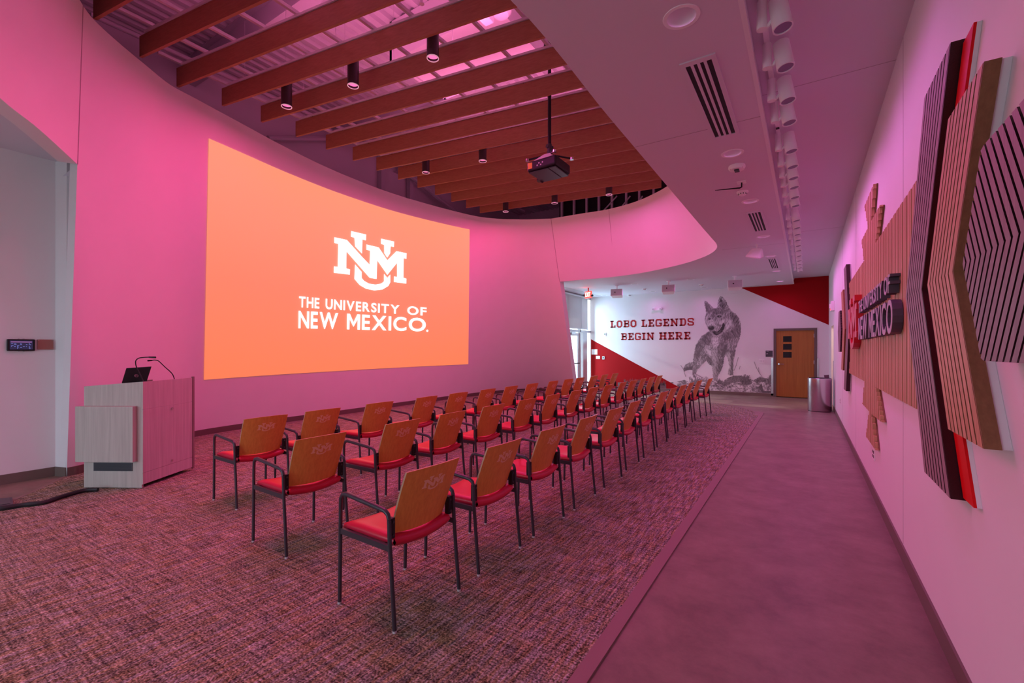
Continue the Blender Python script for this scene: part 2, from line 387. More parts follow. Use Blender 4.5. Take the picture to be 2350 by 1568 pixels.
bk = struct(b.build('wall_bulkhead', M['white'], smooth=True, origin=(-3, 6, ZS)), 'curved white bulkhead continuing the leaning wall above the far opening')
def strip_between(name, p0, p1, n, wd, parent, m='seam'):
    p0, p1, n = Vector(p0), Vector(p1), Vector(n).normalized(); d = (p1 - p0).normalized(); s = d.cross(n).normalized() * wd / 2
    MB().hexa([p0 - s, p0 + s, p1 + s, p1 - s], [p0 - s + n * .002, p0 + s + n * .002, p1 + s + n * .002, p1 - s + n * .002]).build(name, M[m], parent)
strip_between('seam', (-4.492, 12.301, ZS + .01), (-4.351, 11.426, ZT), (0, -1, -.5), .012, bk)
strip_between('seam', wall_pt(.998, ZS, .002), wall_pt(.998, ZT, .002), (.5, -.8, -.3), .012, wl)
strip_between('seam', wall_pt(.002, ZS, .002), wall_pt(.002, ZT, .002), (.6, .6, -.2), .010, wl)
# soffit slab with the oval cut out of it, and the higher slot over the walkway
kcut = min(range(len(BB)), key=lambda i: (BB[i] - Vector((-4.6, .35, ZS))).length)
ring_ = [Vector((q.x, q.y)) for q in [wall_pt(i / 60, ZS) for i in range(0, 60)]] + [Vector((p.x, p.y)) for p in BB[:kcut + 1]]
allp = [Vector((-4.6, -4.2)), Vector((-.32, -4.2)), Vector((-.32, WY)), Vector((-7.2, WY)), Vector((-7.2, 12.7)), Vector((-12, 12.7)), Vector((-12, 1.75))] + ring_
holes = [[Vector((-.645 + .0865 * math.cos(2 * PI * k / 20), y + .0865 * math.sin(2 * PI * k / 20))) for k in range(20)] for y in DLY]
tri = tessellate_polygon([[Vector((*p, 0)) for p in L__] for L__ in [allp] + holes])
for h_ in holes: allp = allp + h_
b = MB(); n = len(allp)
b.add([(*p, ZS) for p in allp] + [(*p, ZS + .17) for p in allp], [tuple(t) for t in tri] + [tuple(i + n for i in t) for t in tri] + [(1, 2, 2 + n, 1 + n)])
cpol = [(-12, -4.2), (-4.6, -4.2)] + [(p.x, p.y) for p in BB[kcut:]] + [(-12, 1.75)]
struct(MB().prism([(x, y, 3.742) for x, y in cpol], (0, 0, .05)).build('ceiling_corridor', M['soffit']))
so = struct(b.build('ceiling', M['soffit'], origin=(0, 0, ZS)), 'low white soffit running along the walkway and around the oval opening')
b = MB(); b.box((-.45, -4.2, ZC), (WX + .01, WY + .01, ZC + .06)); 
sl = struct(b.build('ceiling_slot', M['soffit']), 'raised ceiling strip above the walkway beside the right wall')
for y in (4.55, 10.2): MB().box((-.32, y - .003, ZC - .0015), (WX, y + .003, ZC + .001)).build('seam', M['seam'], sl)
for y in (4.55, 10.2): MB().box((-1.45, y - .003, ZS - .0015), (-.32, y + .003, ZS + .001)).build('seam', M['seam'], so)
struct(MB().box((-.335, -4.2, ZS - .004), (-.305, WY - .002, ZS + .03)).build('trim_3', M['white']))
# upper storey shell, dark behind the oval
b = MB(); b.box((-9.75, -1.6, 3.75), (-9.6, 15.6, 7.1)); b.box((-9.75, 15.4, 3.75), (-.35, 15.6, 7.1)); b.box((-9.75, -1.8, 3.75), (-.35, -1.6, 7.1)); b.box((-.5, -1.8, 3.8), (-.35, 15.6, 7.1)); b.box((-9.75, 12.6, 3.74), (-7.1, 15.6, 3.80))
struct(b.build('wall_upper', M['grey']), 'grey upper wall behind the timber fins')
b = MB(); per, dep = .20, .055; x = -9.75; prof = []
while x < -.4:
    prof += [(x, ZD), (x + .085, ZD), (x + .115, ZD + dep), (x + .17, ZD + dep)]; x += per
b.grid([[(p[0], -1.8, p[1]) for p in prof], [(p[0], 15.6, p[1]) for p in prof]])
struct(b.build('ceiling_deck', M['deck'], recalc=False), 'ribbed steel roof deck above the timber fins')
struct(MB().box((-12, -4.2, 7.1), (2.4, 17, 7.2)).build('roof', M['grey']))

# carpet inset and its edge strip
edge = [(-.90, -3.9), (-.90, 11.2), (-.93, 11.75), (-1.12, 12.5), (-1.55, 13.15), (-2.17, 13.85), (-3.3, 14.5), (-4.6, 14.75), (-6.0, 14.6), (-6.70, 14.36)]
ce = catmull([Vector((*p, 0)) for p in edge], 5)
left = [Vector((q.x, q.y, 0)) for q in reversed(BASE)][1:]
near = catmull([Vector((*p, 0)) for p in [(-7.33, 1.66), (-6.95, 1.40), (-6.59, 1.118), (-5.9, .55), (-5.2, -.2), (-4.9, -1.5), (-4.9, -3.9)]], 4)
cp = ce + left + near[1:]
tag(MB().prism([(p.x, p.y, .001) for p in cp], (0, 0, .008)).build('carpet', M['carpet'], origin=(-4, 6, 0)), 'woven brown and violet carpet under the rows of red chairs', 'carpet')
ins = ce; ou = []
for i in range(len(ce)):
    t = ce[min(i + 1, len(ce) - 1)] - ce[max(i - 1, 0)]; nn = Vector((t.y, -t.x, 0)).normalized(); ou.append(ce[i] + nn * .075)
b = MB(); b.grid([[(p.x, p.y, .0115) for p in ins], [(p.x, p.y, .0105) for p in ou]]); b.grid([[(p.x, p.y, .0105) for p in ou], [(p.x, p.y, .0) for p in ou]])
struct(b.build('trim_1', M['strip'], origin=(0, 0, 0)), 'flat brown strip along the edge of the carpet')
n2 = near; ou = []
for i in range(len(n2)):
    t = n2[min(i + 1, len(n2) - 1)] - n2[max(i - 1, 0)]; nn = Vector((-t.y, t.x, 0)).normalized(); ou.append(n2[i] - nn * .03)
b = MB(); b.grid([[(p.x, p.y, .0115) for p in n2], [(p.x, p.y, .0105) for p in ou]])
struct(b.build('trim_2', M['strip'], origin=(0, 0, 0)))

# baseboards
b = MB(); b.box((WX - .012, -4.0, 0), (WX, 13.98, .105)); b.box((WX - .012, 15.12, 0), (WX, WY, .105)); struct(b.build('baseboard_right', M['base']))
b = MB(); b.box((-7.1, WY - .012, 0), (-.86, WY, .105)); b.box((.30, WY - .012, 0), (WX, WY, .105)); struct(b.build('baseboard_far', M['base']))
b = MB(); b.grid([[wall_pt(i / NS, 0, .016) + Vector((0, 0, .009)) for i in range(NS + 1)], [wall_pt(i / NS, .11, .014) for i in range(NS + 1)]])
b.grid([[wall_pt(i / NS, .11, .014) for i in range(NS + 1)], [wall_pt(i / NS, .112, 0) for i in range(NS + 1)]])
struct(b.build('baseboard_left', M['base'], origin=(-9, 7, 0)))
b = MB(); b.box((CX, -4.0, 0), (CX + .012, 1.60, .11)); b.hexa([(CX, 1.588, 0), (-7.33, 1.648, 0), (-7.33, 1.66, 0), (CX, 1.60, 0)], [(CX, 1.588, .11), (-7.33, 1.648, .11), (-7.33, 1.66, .11), (CX, 1.60, .11)])
struct(b.build('baseboard_corridor', M['base']))

# -------- entrance end: glazed wall, roller shade and glass door
EX = -7.1
b = MB()
for y in (14.60, 15.70): b.box((EX - .10, y, 0), (EX, y + .07, 3.5))
b.box((EX - .1, 13.7, 2.16), (EX, 16.7, 2.24)); b.box((EX - .1, 13.7, 3.46), (EX, 16.7, ZS))
b.box((EX - .1, 15.98, 0), (EX, 16.36, 2.16))
w1 = struct(b.build('window_1', M['alu']), 'pale metal glazing frame at the far entrance')
def glass_mat():
    m, n, L, bs = nt('clear_glass'); bs.inputs['Base Color'].default_value = (.95, 1, 1, 1); bs.inputs['Roughness'].default_value = 0
    out = n['Material Output']; tr = n.new('ShaderNodeBsdfTransparent'); gl = n.new('ShaderNodeBsdfGlossy'); gl.inputs['Roughness'].default_value = .02
    mx = n.new('ShaderNodeMixShader'); mx.inputs[0].default_value = .09; L.new(tr.outputs[0], mx.inputs[1]); L.new(gl.outputs[0], mx.inputs[2]); L.new(mx.outputs[0], out.inputs['Surface']); return m
def shade_mat():
    m, n, L, bs = nt('roller_shade_cloth'); bs.inputs['Base Color'].default_value = (.55, .56, .57, 1); bs.inputs['Roughness'].default_value = .9
    out = n['Material Output']; tl = n.new('ShaderNodeBsdfTranslucent'); tl.inputs['Color'].default_value = (.6, .62, .64, 1); mx = n.new('ShaderNodeMixShader'); mx.inputs[0].default_value = .12
    L.new(bs.outputs[0], mx.inputs[1]); L.new(tl.outputs[0], mx.inputs[2]); L.new(mx.outputs[0], out.inputs['Surface']); return m
M['shade'] = shade_mat()
M['glass'] = glass_mat()
MB().box((EX - .06, 13.7, 2.24), (EX - .05, 16.69, 3.46)).build('pane', M['glass'], w1)
MB().box((EX - .06, 16.36, 0), (EX - .05, 16.69, 2.16)).build('pane', M['glass'], w1); MB().box((EX - .06, 15.77, 0), (EX - .05, 15.98, 2.16)).build('pane', M['glass'], w1)
t = thing('roller_shade', (EX + .06, 14.6, 2.22), 'grey roller shade drawn over the glazing above the entrance door', 'shade')
b = MB(); b.grid([[(EX + .04 + .012 * math.sin(y * 9) * (1 - j / 6), 13.75 + (16.3 - 13.75) * i / 30, 2.30 + 1.16 * j / 6) for i, y in [(k, 13.75 + 2.55 * k / 30) for k in range(31)]] for j in range(7)])
b.build('fabric', M['shade'], t, smooth='all'); MB().cyl((EX + .05, 13.75, 3.50), (EX + .05, 16.32, 3.50), .035, 12).build('roller', M['alu'], t); MB().box((EX + .03, 13.75, 2.27), (EX + .055, 16.3, 2.30)).build('hem_bar', M['alu'], t)
d2 = bpy.data.objects.new('door_2', None); COL.objects.link(d2); d2.location = (EX, 14.95, 0); struct(d2, 'glass entrance door with pale frame and push bar')
b = MB(); b.box((EX - .07, 14.68, .01), (EX - .03, 14.78, 2.12)); b.box((EX - .07, 15.58, .01), (EX - .03, 15.69, 2.12)); b.box((EX - .07, 14.78, .01), (EX - .03, 15.58, .22)); b.box((EX - .07, 14.78, 2.02), (EX - .03, 15.58, 2.12))
b.build('frame', M['alu'], d2)
MB().box((EX - .055, 14.78, .22), (EX - .045, 15.58, 2.02)).build('pane', M['glass'], d2)
b = MB(); b.cyl((EX + .03, 14.79, 1.0), (EX + .03, 15.58, 1.0), .016, 10); b.box((EX - .03, 14.79, .98), (EX + .03, 14.83, 1.02)); b.box((EX - .03, 15.54, .98), (EX + .03, 15.58, 1.02)); b.build('push_bar', M['darkgrey'], d2)
b = MB(); b.box((EX, 14.85, 2.06), (EX + .07, 15.15, 2.15)); b.cyl((EX + .05, 14.9, 2.08), (EX + .05, 15.3, 2.14), .012, 8); b.build('closer', M['steel'], d2)

# -------- wooden door in the far wall
d1 = bpy.data.objects.new('door_1', None); COL.objects.link(d1); d1.location = (-.28, WY, 0); struct(d1, 'orange-brown wooden door with three small dark panes')
b = MB(); b.box((-.86, WY - .02, 0), (-.79, WY + .11, 2.17)); b.box((.22, WY - .02, 0), (.29, WY + .11, 2.17)); b.box((-.79, WY - .02, 2.10), (.22, WY + .11, 2.17)); b.build('frame', M['doorframe'], d1)
xs = [-.79, -.60, -.36, .22]; zs = [.02, 1.36, 1.535, 1.61, 1.78, 1.855, 2.03, 2.10]; zs = [.02, 1.27, 1.43, 1.50, 1.67, 1.75, 1.92, 2.10]
b = MB()
b.box((-.79, WY + .01, .02), (-.60, WY + .055, 2.10)); b.box((-.37, WY + .01, .02), (.22, WY + .055, 2.10))
for z0, z1 in ((.02, 1.25), (1.43, 1.50), (1.68, 1.745), (1.925, 2.10)): b.box((-.60, WY + .01, z0), (-.37, WY + .055, z1))
b.build('leaf', M['wooddoor'], d1)
for z0, z1 in ((1.25, 1.43), (1.50, 1.68), (1.745, 1.925)): MB().box((-.60, WY + .03, z0), (-.37, WY + .036, z1)).build('pane', M['glassdark'], d1)
b = MB(); b.cyl((-.715, WY + .01, 1.05), (-.715, WY - .05, 1.05), .028, 14); b.tube([(-.715, WY - .045, 1.05), (-.66, WY - .05, 1.05), (-.58, WY - .045, 1.045)], .010, 8); b.build('handle', M['chrome'], d1)
for z in (.25, 1.06, 1.88): MB().box((.205, WY - .012, z), (.222, WY + .02, z + .11)).build('hinge', M['chrome'], d1)
# ------------------------------------------------------------------ lettering tools
def arc(cx, cy, rx, ry, a0, a1, n=10):
    return [(cx + rx * math.cos(R(a0 + (a1 - a0) * i / n)), cy + ry * math.sin(R(a0 + (a1 - a0) * i / n))) for i in range(n + 1)]
def stroke(path, wd, closed=False):
    """polyline -> list of quads (2-D), mitred"""
    P = [Vector((p[0], p[1])) for p in path]; n = len(P); L_, R_ = [], []
    for i in range(n):
        a = P[i - 1] if (i > 0 or closed) else None; c = P[(i + 1) % n] if (i < n - 1 or closed) else None
        d1_ = (P[i] - a).normalized() if a is not None else None; d2_ = (c - P[i]).normalized() if c is not None else None
        if d1_ is None: d1_ = d2_
        if d2_ is None: d2_ = d1_
        n1 = Vector((-d1_.y, d1_.x)); n2_ = Vector((-d2_.y, d2_.x)); mt = (n1 + n2_)
        mt = mt.normalized() if mt.length > 1e-6 else n1
        k = wd / 2 / max(.35, mt.dot(n1)); L_.append(P[i] + mt * k); R_.append(P[i] - mt * k)
    return [(L_[i], L_[(i + 1) % n], R_[(i + 1) % n], R_[i]) for i in range(n if closed else n - 1)]
_GL = {}
def outline_m(st):
    w_ = 1.02; i = st * 1.12
    P = [(0, 0), (0, 1), (i, 1), (w_ / 2, .47), (w_ - i, 1), (w_, 1), (w_, 0), (w_ - st, 0), (w_ - st, .66), (w_ / 2, .17), (st, .66), (st, 0)]
    f = [tuple(t) for t in tessellate_polygon([[Vector((*p, 0)) for p in P]])]
    return P, f, [(k, (k + 1) % 12) for k in range(12)], w_
def outline(ch, bold):
    """flat capital from Blender's built-in face, cap height 1, left edge at 0: verts, faces, rim edges, width"""
    k = (ch, bold)
    if ch == 'M': return outline_m(.135 + bold * 2.9)
    if k in _GL: return _GL[k]
    cu = bpy.data.curves.new('g', 'FONT'); cu.body = ch; cu.offset = bold; cu.resolution_u = 4; cu.fill_mode = 'FRONT'
    o = bpy.data.objects.new('g', cu); COL.objects.link(o); bpy.context.view_layer.update()
    me = bpy.data.meshes.new_from_object(o.evaluated_get(bpy.context.evaluated_depsgraph_get()))
    vs_ = [(v.co.x, v.co.y) for v in me.vertices]; fs = [tuple(p.vertices) for p in me.polygons]
    cnt = {}
    for f in fs:
        for i in range(len(f)):
            q = tuple(sorted((f[i], f[(i + 1) % len(f)]))); cnt[q] = cnt.get(q, 0) + 1
    bpy.data.objects.remove(o); bpy.data.curves.remove(cu); bpy.data.meshes.remove(me)
    x0, x1 = min(v[0] for v in vs_), max(v[0] for v in vs_)
    if ch == 'H': _GL[('cap', bold)] = (min(v[1] for v in vs_), max(v[1] for v in vs_))
    elif ('cap', bold) not in _GL: outline('H', bold)
    y0, y1 = _GL[('cap', bold)]; h = y1 - y0
    _GL[k] = ([((x - x0) / h, (y - y0) / h) for x, y in vs_], fs, [q for q, c in cnt.items() if c == 1], (x1 - x0) / h)
    return _GL[k]
def text_line(txt, bold, gap, space=.42):
    out, x = [], 0.0
    for c in txt:
        if c == ' ': x += space; continue
        v, f, r, w_ = outline(c, bold); g_ = gap * (.45 if c in 'VWXYTO' else 1)
        out.append((c, [(p + x, q) for p, q in v], f, r)); x += w_ + gap
    return out, x - gap
def solid(b, front, back, fs, rim):
    n = len(front); b.add(list(front) + list(back), list(fs) + [tuple(i + n for i in f) for f in fs] + [(i, j, j + n, i + n) for i, j in rim])
def slab_quads(txt, gap=.16):
    """squared slab-serif capitals with cut corners"""
    wd = .235; h = wd / 2; sv = .17
    def octo(x0, x1, y0=0.0, y1=1.0, c=.17):
        return [(x0 + c, y0), (x1 - c, y0), (x1, y0 + c), (x1, y1 - c), (x1 - c, y1), (x0 + c, y1), (x0, y1 - c), (x0, y0 + c)]
    out, x = [], 0.0
    for ch in txt:
        S_, W_, closed = [], .8, []
        v = sv / 2
        if ch == 'L': W_ = .78; S_ = [([(.26, 0), (.26, 1)], wd), ([(.02, 1 - v), (.52, 1 - v)], sv), ([(.02, v), (.78, v)], sv), ([(.70, 0), (.70, .36)], .15)]
        if ch in 'OD': W_ = .84; closed = [octo(h, .84 - h, v, 1 - v)]
        if ch == 'D': closed = []; S_ = [([(.22, 0), (.22, 1)], wd), ([(.0, 1 - v), (.60, 1 - v), (.84 - h, 1 - v - .18), (.84 - h, v + .18), (.60, v), (.0, v)], .17)]
        if ch == 'B': W_ = .84; S_ = [([(.22, 0), (.22, 1)], wd), ([(0, 1 - v), (.62, 1 - v), (.72, .88), (.72, .63), (.62, .53), (.22, .53)], .16), ([(.22, .50), (.64, .50), (.75, .40), (.75, .16), (.64, v), (0, v)], .16)]
        if ch == 'E': W_ = .80; S_ = [([(.24, 0), (.24, 1)], wd), ([(0, 1 - v), (.78, 1 - v)], sv), ([(0, v), (.80, v)], sv), ([(.24, .5), (.56, .5)], sv), ([(.71, .68), (.71, 1)], .14), ([(.73, 0), (.73, .33)], .14), ([(.53, .34), (.53, .66)], .12)]
        if ch == 'G': W_ = .86; S_ = [([(.76, .70), (.76, .85), (.66, 1 - v), (.22, 1 - v), (h, .80), (h, .20), (.22, v), (.66, v), (.76, .15), (.76, .44)], .18), ([(.48, .44), (.86, .44)], sv)]
        if ch == 'N': W_ = 1.0; S_ = [([(.20, 0), (.20, 1)], .17), ([(.80, 0), (.80, 1)], .17), ([(.16, .98), (.84, .02)], .21), ([(0, 1 - v), (.28, 1 - v)], sv), ([(0, v), (.40, v)], sv), ([(.60, 1 - v), (1, 1 - v)], sv)]
        if ch == 'S': W_ = .80; S_ = [([(.70, .68), (.70, .84), (.60, 1 - v), (.20, 1 - v), (.09, .86), (.09, .66), (.20, .55), (.60, .47), (.71, .36), (.71, .16), (.60, v), (.20, v), (.09, .16), (.09, .34)], .18)]
        if ch == 'I': W_ = .50; S_ = [([(.25, 0), (.25, 1)], wd), ([(0, 1 - v), (.5, 1 - v)], sv), ([(0, v), (.5, v)], sv)]
        if ch == 'H': W_ = 1.0; S_ = [([(.22, 0), (.22, 1)], wd), ([(.78, 0), (.78, 1)], wd), ([(.22, .5), (.78, .5)], sv)] + [([(a, y), (a + .44, y)], sv) for a in (0, .56) for y in (v, 1 - v)]
        if ch == 'R': W_ = .94; S_ = [([(.22, 0), (.22, 1)], wd), ([(0, 1 - v), (.62, 1 - v), (.74, .86), (.74, .58), (.62, .47), (.22, .47)], .16), ([(.50, .45), (.76, .06)], .2), ([(0, v), (.42, v)], sv), ([(.62, v), (.94, v)], sv)]
        letter = []
        for p, w2 in S_: letter += [[(q.x + x, q.y) for q in f] for f in stroke(p, w2)]
        for p in closed: letter += [[(q.x + x, q.y) for q in f] for f in stroke(p, wd * .9, True)]
        if letter: out.append((ch, letter)); x += W_ + gap
        else: x += .52
    return out, x - gap
# interlocked N-U-M monogram, traced from the slide and flattened
_N = [(468, 243), (575, 266), (700, 405), (770, 478), (775, 358), (743, 350), (743, 305), (848, 330), (922, 440), (1000, 362), (1087, 380), (1085, 428), (1062, 422), (1060, 590), (1085, 597), (1084, 640), (978, 625), (980, 578), (1006, 583), (1005, 462), (922, 565), (835, 440), (830, 600), (770, 590), (572, 365), (570, 510), (602, 518), (600, 563), (463, 547), (465, 492), (497, 497), (502, 300), (468, 292)]
_U1 = [(612, 190), (740, 220), (738, 270), (708, 262), (705, 384), (646, 321), (640, 247), (610, 238)]
_U2 = [(868, 255), (980, 280), (978, 326), (950, 320), (946, 380), (921, 418), (895, 378), (895, 308), (868, 300)]
_U3 = [(645, 475), (702, 540), (702, 592), (722, 616), (765, 640), (820, 648), (868, 640), (893, 621), (893, 556), (922, 590), (947, 562), (947, 628), (930, 660), (880, 690), (810, 698), (740, 684), (685, 652), (640, 600)]
def flat_logo(p):
    x, y = p; t = (x - 463) / 624.0; s = 304 + (260 - 304) * t; yb = 547 + 93 * t
    d0, d1_ = 1 / 304., 1 / 260.; X = t * d0 / (t * d0 + (1 - t) * d1_)
    return (X, (yb - y) / s)     # X 0..1, Y in letter heights
LOGO = [[flat_logo(p) for p in q] for q in (_N, _U1, _U2, _U3)]

# ------------------------------------------------------------------ projected slide on the curved wall
def t_of(u):   # wall parameter whose base line sits at photo column u
    us = [p[0] for p in base_uv]; return float(np.interp(u, us, np.linspace(0, 1, len(us))))
def wall_hit(u, v):
    """wall parameters (t, z) under a pixel"""
    r = Vector(ray(u, v)); best = None
    lo, hi = 0.0, 1.0
    c = Vector((0, 0, EYE))
    def col(t):
        a, d = wall_pt(t, 0), wall_pt(t, ZT)
        # solve for z so that the wall point at t projects on column u
        def pu(p): q = p - c; dd = -q.x * SA + q.y * CA; return 1175 + FPX * (q.x * CA + q.y * SA) / dd, HZ - FPX * q.z / dd
        z0, z1 = 0.0, ZT
        f = lambda z: pu(wall_pt(t, z))
        for _ in range(40):
            zm = (z0 + z1) / 2
            if f(zm)[1] > v: z0 = zm
            else: z1 = zm
        return zm, f(zm)[0]
    for _ in range(40):
        m_ = (lo + hi) / 2; z, uu = col(m_)
        if uu < u: lo = m_
        else: hi = m_
    return m_, z
tl0, zl0 = wall_hit(467, 872); tl1, zl1 = wall_hit(478, 318); tr0, zr0 = wall_hit(1074, 836); tr1, zr1 = wall_hit(1077, 527)
def scr(s, q):   # slide coordinates 0..1 -> wall (t,z)
    lo_t, hi_t = tl0 + (tl1 - tl0) * q, tr0 + (tr1 - tr0) * q
    zb = zl0 + (zr0 - zl0) * s; zt = zl1 + (zr1 - zl1) * s
    return lo_t + (hi_t - lo_t) * s, zb + (zt - zb) * q
def scr_pt(s, q, ins): t, z = scr(s, q); return wall_pt(t, z, ins)
b = MB(); nsx, nsy = 90, 24; uvl = []
b.grid([[scr_pt(i / nsx, j / nsy, .012) for i in range(nsx + 1)] for j in range(nsy + 1)]); uvl = [(i / nsx, j / nsy) for j in range(nsy + 1) for i in range(nsx + 1)]
slide = tag(b.build('projected_slide', M['slide'], smooth='all', uv=uvl, origin=tuple(scr_pt(.5, 0, .012))), 'large glowing orange slide projected on the curved wall', 'screen')
def scr_uv(u, v):
    t, z = wall_hit(u, v)
    q = .5
    for _ in range(12):
        lo_t, hi_t = tl0 + (tl1 - tl0) * q, tr0 + (tr1 - tr0) * q; s = (t - lo_t) / (hi_t - lo_t)
        zb = zl0 + (zr0 - zl0) * s; zt = zl1 + (zr1 - zl1) * s; q = (z - zb) / (zt - zb)
    return s, q
def c7(x, y): return (640 + x / 3.733, 480 + y / 3.733)
b = MB()
for poly in (_N, _U1, _U2, _U3):
    dense = []
    for i in range(len(poly)):
        a, c = poly[i], poly[(i + 1) % len(poly)]; dense.append(a)
    pts = [Vector((*scr_uv(*c7(*p)), 0)) for p in dense]
    tr = tessellate_polygon([pts])
    b.add([scr_pt(p.x, p.y, .030) for p in pts], [tuple(t_) for t_ in tr])
lg = b.build('monogram', M['logo'], slide)
def slide_text(txt, bold, gap, p0, p1, capT, space):
    """a line of capitals between two baseline pixels; capT: cap-top pixel at the left end"""
    L_, W_ = text_line(txt, bold, gap, space); s0, q0 = scr_uv(*p0); s1, q1 = scr_uv(*p1); hh = scr_uv(*capT)[1] - q0
    for ch, v, f, r in L_:
        b = MB(); b.add([scr_pt(s0 + (s1 - s0) * x / W_, q0 + (q1 - q0) * x / W_ + hh * y, .030) for x, y in v], f); b.build('letter', M['logo'], slide)
slide_text('THE UNIVERSITY OF', .022, .17, c7(165, 842), c7(1258, 915), c7(165, 748), .62)
slide_text('NEW MEXICO', .022, .15, c7(160, 1022), c7(1252, 1050), c7(160, 872), .55)
p = [scr_uv(*c7(x, y)) for x, y in arc(1265, 1043, 9, 10, 0, 330, 11)]
b = MB(); b.add([scr_pt(s_, q_, .030) for s_, q_ in p], [tuple(range(12))]); b.build('full_stop', M['logo'], slide)

# ------------------------------------------------------------------ chairs
def make_chair():
    root = thing('armchair', (0, 0, 0), 'x', 'chair', 'red seated armchairs in three rows')
    F_ = M['frame']
    fs = []
    for s in (-1, 1):
        y = .252 * s
        for nm, path in (('rear_leg', [(.245, y * 1.01, .012), (.222, y, .25), (.205, y, .44), (.198, y, .585)]), ('front_leg', [(-.238, y, .012), (-.232, y, .3), (-.228, y, .56)])):
            o = MB().tube(path, .0115, 10).build('leg', F_, root, smooth=True)
            MB().cyl((path[0][0], path[0][1], 0), (path[0][0], path[0][1], .012), .012, 10).build('glide', M['glide'], o)
        MB().tube([(.198, y, .585), (.190, y, .610), (.165, y, .626), (.11, y, .632), (-.05, y, .645), (-.17, y, .655), (-.205, y, .648), (-.224, y, .622), (-.228, y, .56)], [.0115, .012, .0135, .0145, .0145, .0145, .013, .012, .0115], 10).build('armrest', F_, root, smooth=True)
        MB().hexa([(-.228, y - .012 * s, .415), (.208, y - .012 * s, .415), (.208, y + .006 * s, .415), (-.228, y + .006 * s, .415)], [(-.228, y - .012 * s, .447), (.208, y - .012 * s, .447), (.208, y + .006 * s, .447), (-.228, y + .006 * s, .447)]).build('side_rail', F_, root)
        o = MB().box((.166, y - .042 * s if s > 0 else y + .012, .475), (.200, y - .012 if s > 0 else y + .042, .585)).build('bracket', M['black'], root); bevel(o, .004)
        b = MB()
        for z in (.495, .565): b.cyl((.200, y - .027 * s, z), (.204, y - .027 * s, z), .007, 8)
        b.build('screw', M['darkgrey'], o)
    b = MB(); b.box((-.20, -.25, .418), (-.17, .25, .438)); b.box((.13, -.25, .418), (.16, .25, .438)); b.build('cross_rail', F_, root)
    # seat pad: rounded slab, dished across its width and rolled down at front
    nx, ny = 12, 14
    def zt(a, c): return .492 - .020 * (1 - c * c) - .018 * max(0, -a) ** 3 - .006 * max(0, a) ** 4
    def pos(a, c):
        k = 1 - .05 * abs(a) ** 3; e = .014 * (1 - c * c) * (1 if a > .0 else .6)
        return (-.022 + a * (.222 + e), c * .228 * k)
    top, bot = [], []
    for j in range(nx + 1):
        a = -1 + 2 * j / nx; rt, rb = [], []
        for i in range(ny + 1):
            c = -1 + 2 * i / ny; x, y = pos(a, c); edge_ = max(abs(a), abs(c)); dr = .014 if edge_ > .99 else (.002 if edge_ > .83 else 0)
            rt.append((x, y, zt(a, c) - dr)); rb.append((x * .97, y * .97, min(.432, zt(a, c) - .056)))
        top.append(rt); bot.append(rb)
    b = MB(); b.grid(top); b.grid(bot)
    for A_, B_ in ((top[0], bot[0]), (top[-1], bot[-1]), ([r[0] for r in top], [r[0] for r in bot]), ([r[-1] for r in top], [r[-1] for r in bot])): 
        mid = [((p[0] + q[0]) / 2 + .012 * (1 if A_ is top[-1] else -1 if A_ is top[0] else 0), (p[1] + q[1]) / 2 + .012 * (1 if A_[0][1] > .2 and A_[-1][1] > .2 else -1 if A_[0][1] < -.2 and A_[-1][1] < -.2 else 0), (p[2] + q[2]) / 2) for p, q in zip(A_, B_)]
        b.grid([A_, mid, B_])
    o = b.build('seat', M['vinyl'], root, smooth='all')
    bm = bmesh.new(); bm.from_mesh(o.data); bmesh.ops.remove_doubles(bm, verts=bm.verts, dist=1e-4); bmesh.ops.recalc_face_normals(bm, faces=bm.faces); bm.to_mesh(o.data); bm.free()
    o.data.polygons.foreach_set('use_smooth', [True] * len(o.data.polygons))
    # curved ply backrest
    def bk_(c, q, off=0):    # c -1..1 across, q 0..1 up
        hw = .198 + .012 * math.sin(q * PI * .6); x = .150 + .118 * q + .016 * q * q + .034 * (1 - c * c); z = .484 + .356 * q
        return Vector((x + off, c * hw, z + (.008 * (1 - c * c) * (1 if q > .5 else -1) if q in (0, 1) else 0)))
    nx, ny = 12, 8
    fr = [[bk_(-1 + 2 * i / nx, j / ny, -.006) for i in range(nx + 1)] for j in range(ny + 1)]
    re = [[bk_(-1 + 2 * i / nx, j / ny, .006) for i in range(nx + 1)] for j in range(ny + 1)]
    b = MB(); b.grid(fr); b.grid(re); b.mi = 1
    for A_, B_ in ((fr[0], re[0]), (fr[-1], re[-1]), ([r[0] for r in fr], [r[0] for r in re]), ([r[-1] for r in fr], [r[-1] for r in re])): b.grid([A_, B_])
    o = b.build('backrest', [M['ply'], M['plyedge']], root, smooth=True)
    # etched monogram on the back
    b = MB()
    for poly in LOGO:
        pts = [Vector((p[0], p[1], 0)) for p in poly]; tr = tessellate_polygon([pts])
        vs_ = []
        for p in pts:
            c = (p.x - .5) * .80; q = .655 + p.y * .145
            vs_.append(bk_(c * 1.0, q, .0072))
        b.add(vs_, [tuple(t_) for t_ in tr])
    b.build('etched_monogram', M['emblem'], o)
    return root
ROWS = {
 'a': (-1.79, [1.94, 2.66, 3.39, 4.12, 4.90, 5.70, 6.47, 7.24, 8.05, 8.80, 9.52, 10.30, 11.12], 'nearest the walkway'),
 'b': (-3.09, [2.12, 2.94, 3.63, 4.38, 5.16, 5.88, 6.66, 7.38, 8.10, 8.88, 9.56, 10.24, 10.95, 11.62], 'in the middle'),
 'c': (-4.42, [2.43, 3.05, 3.83, 4.65, 5.35, 6.10, 6.81, 7.56, 8.42, 9.16, 9.78, 10.60, 11.30, 12.08], 'nearest the slide wall')}
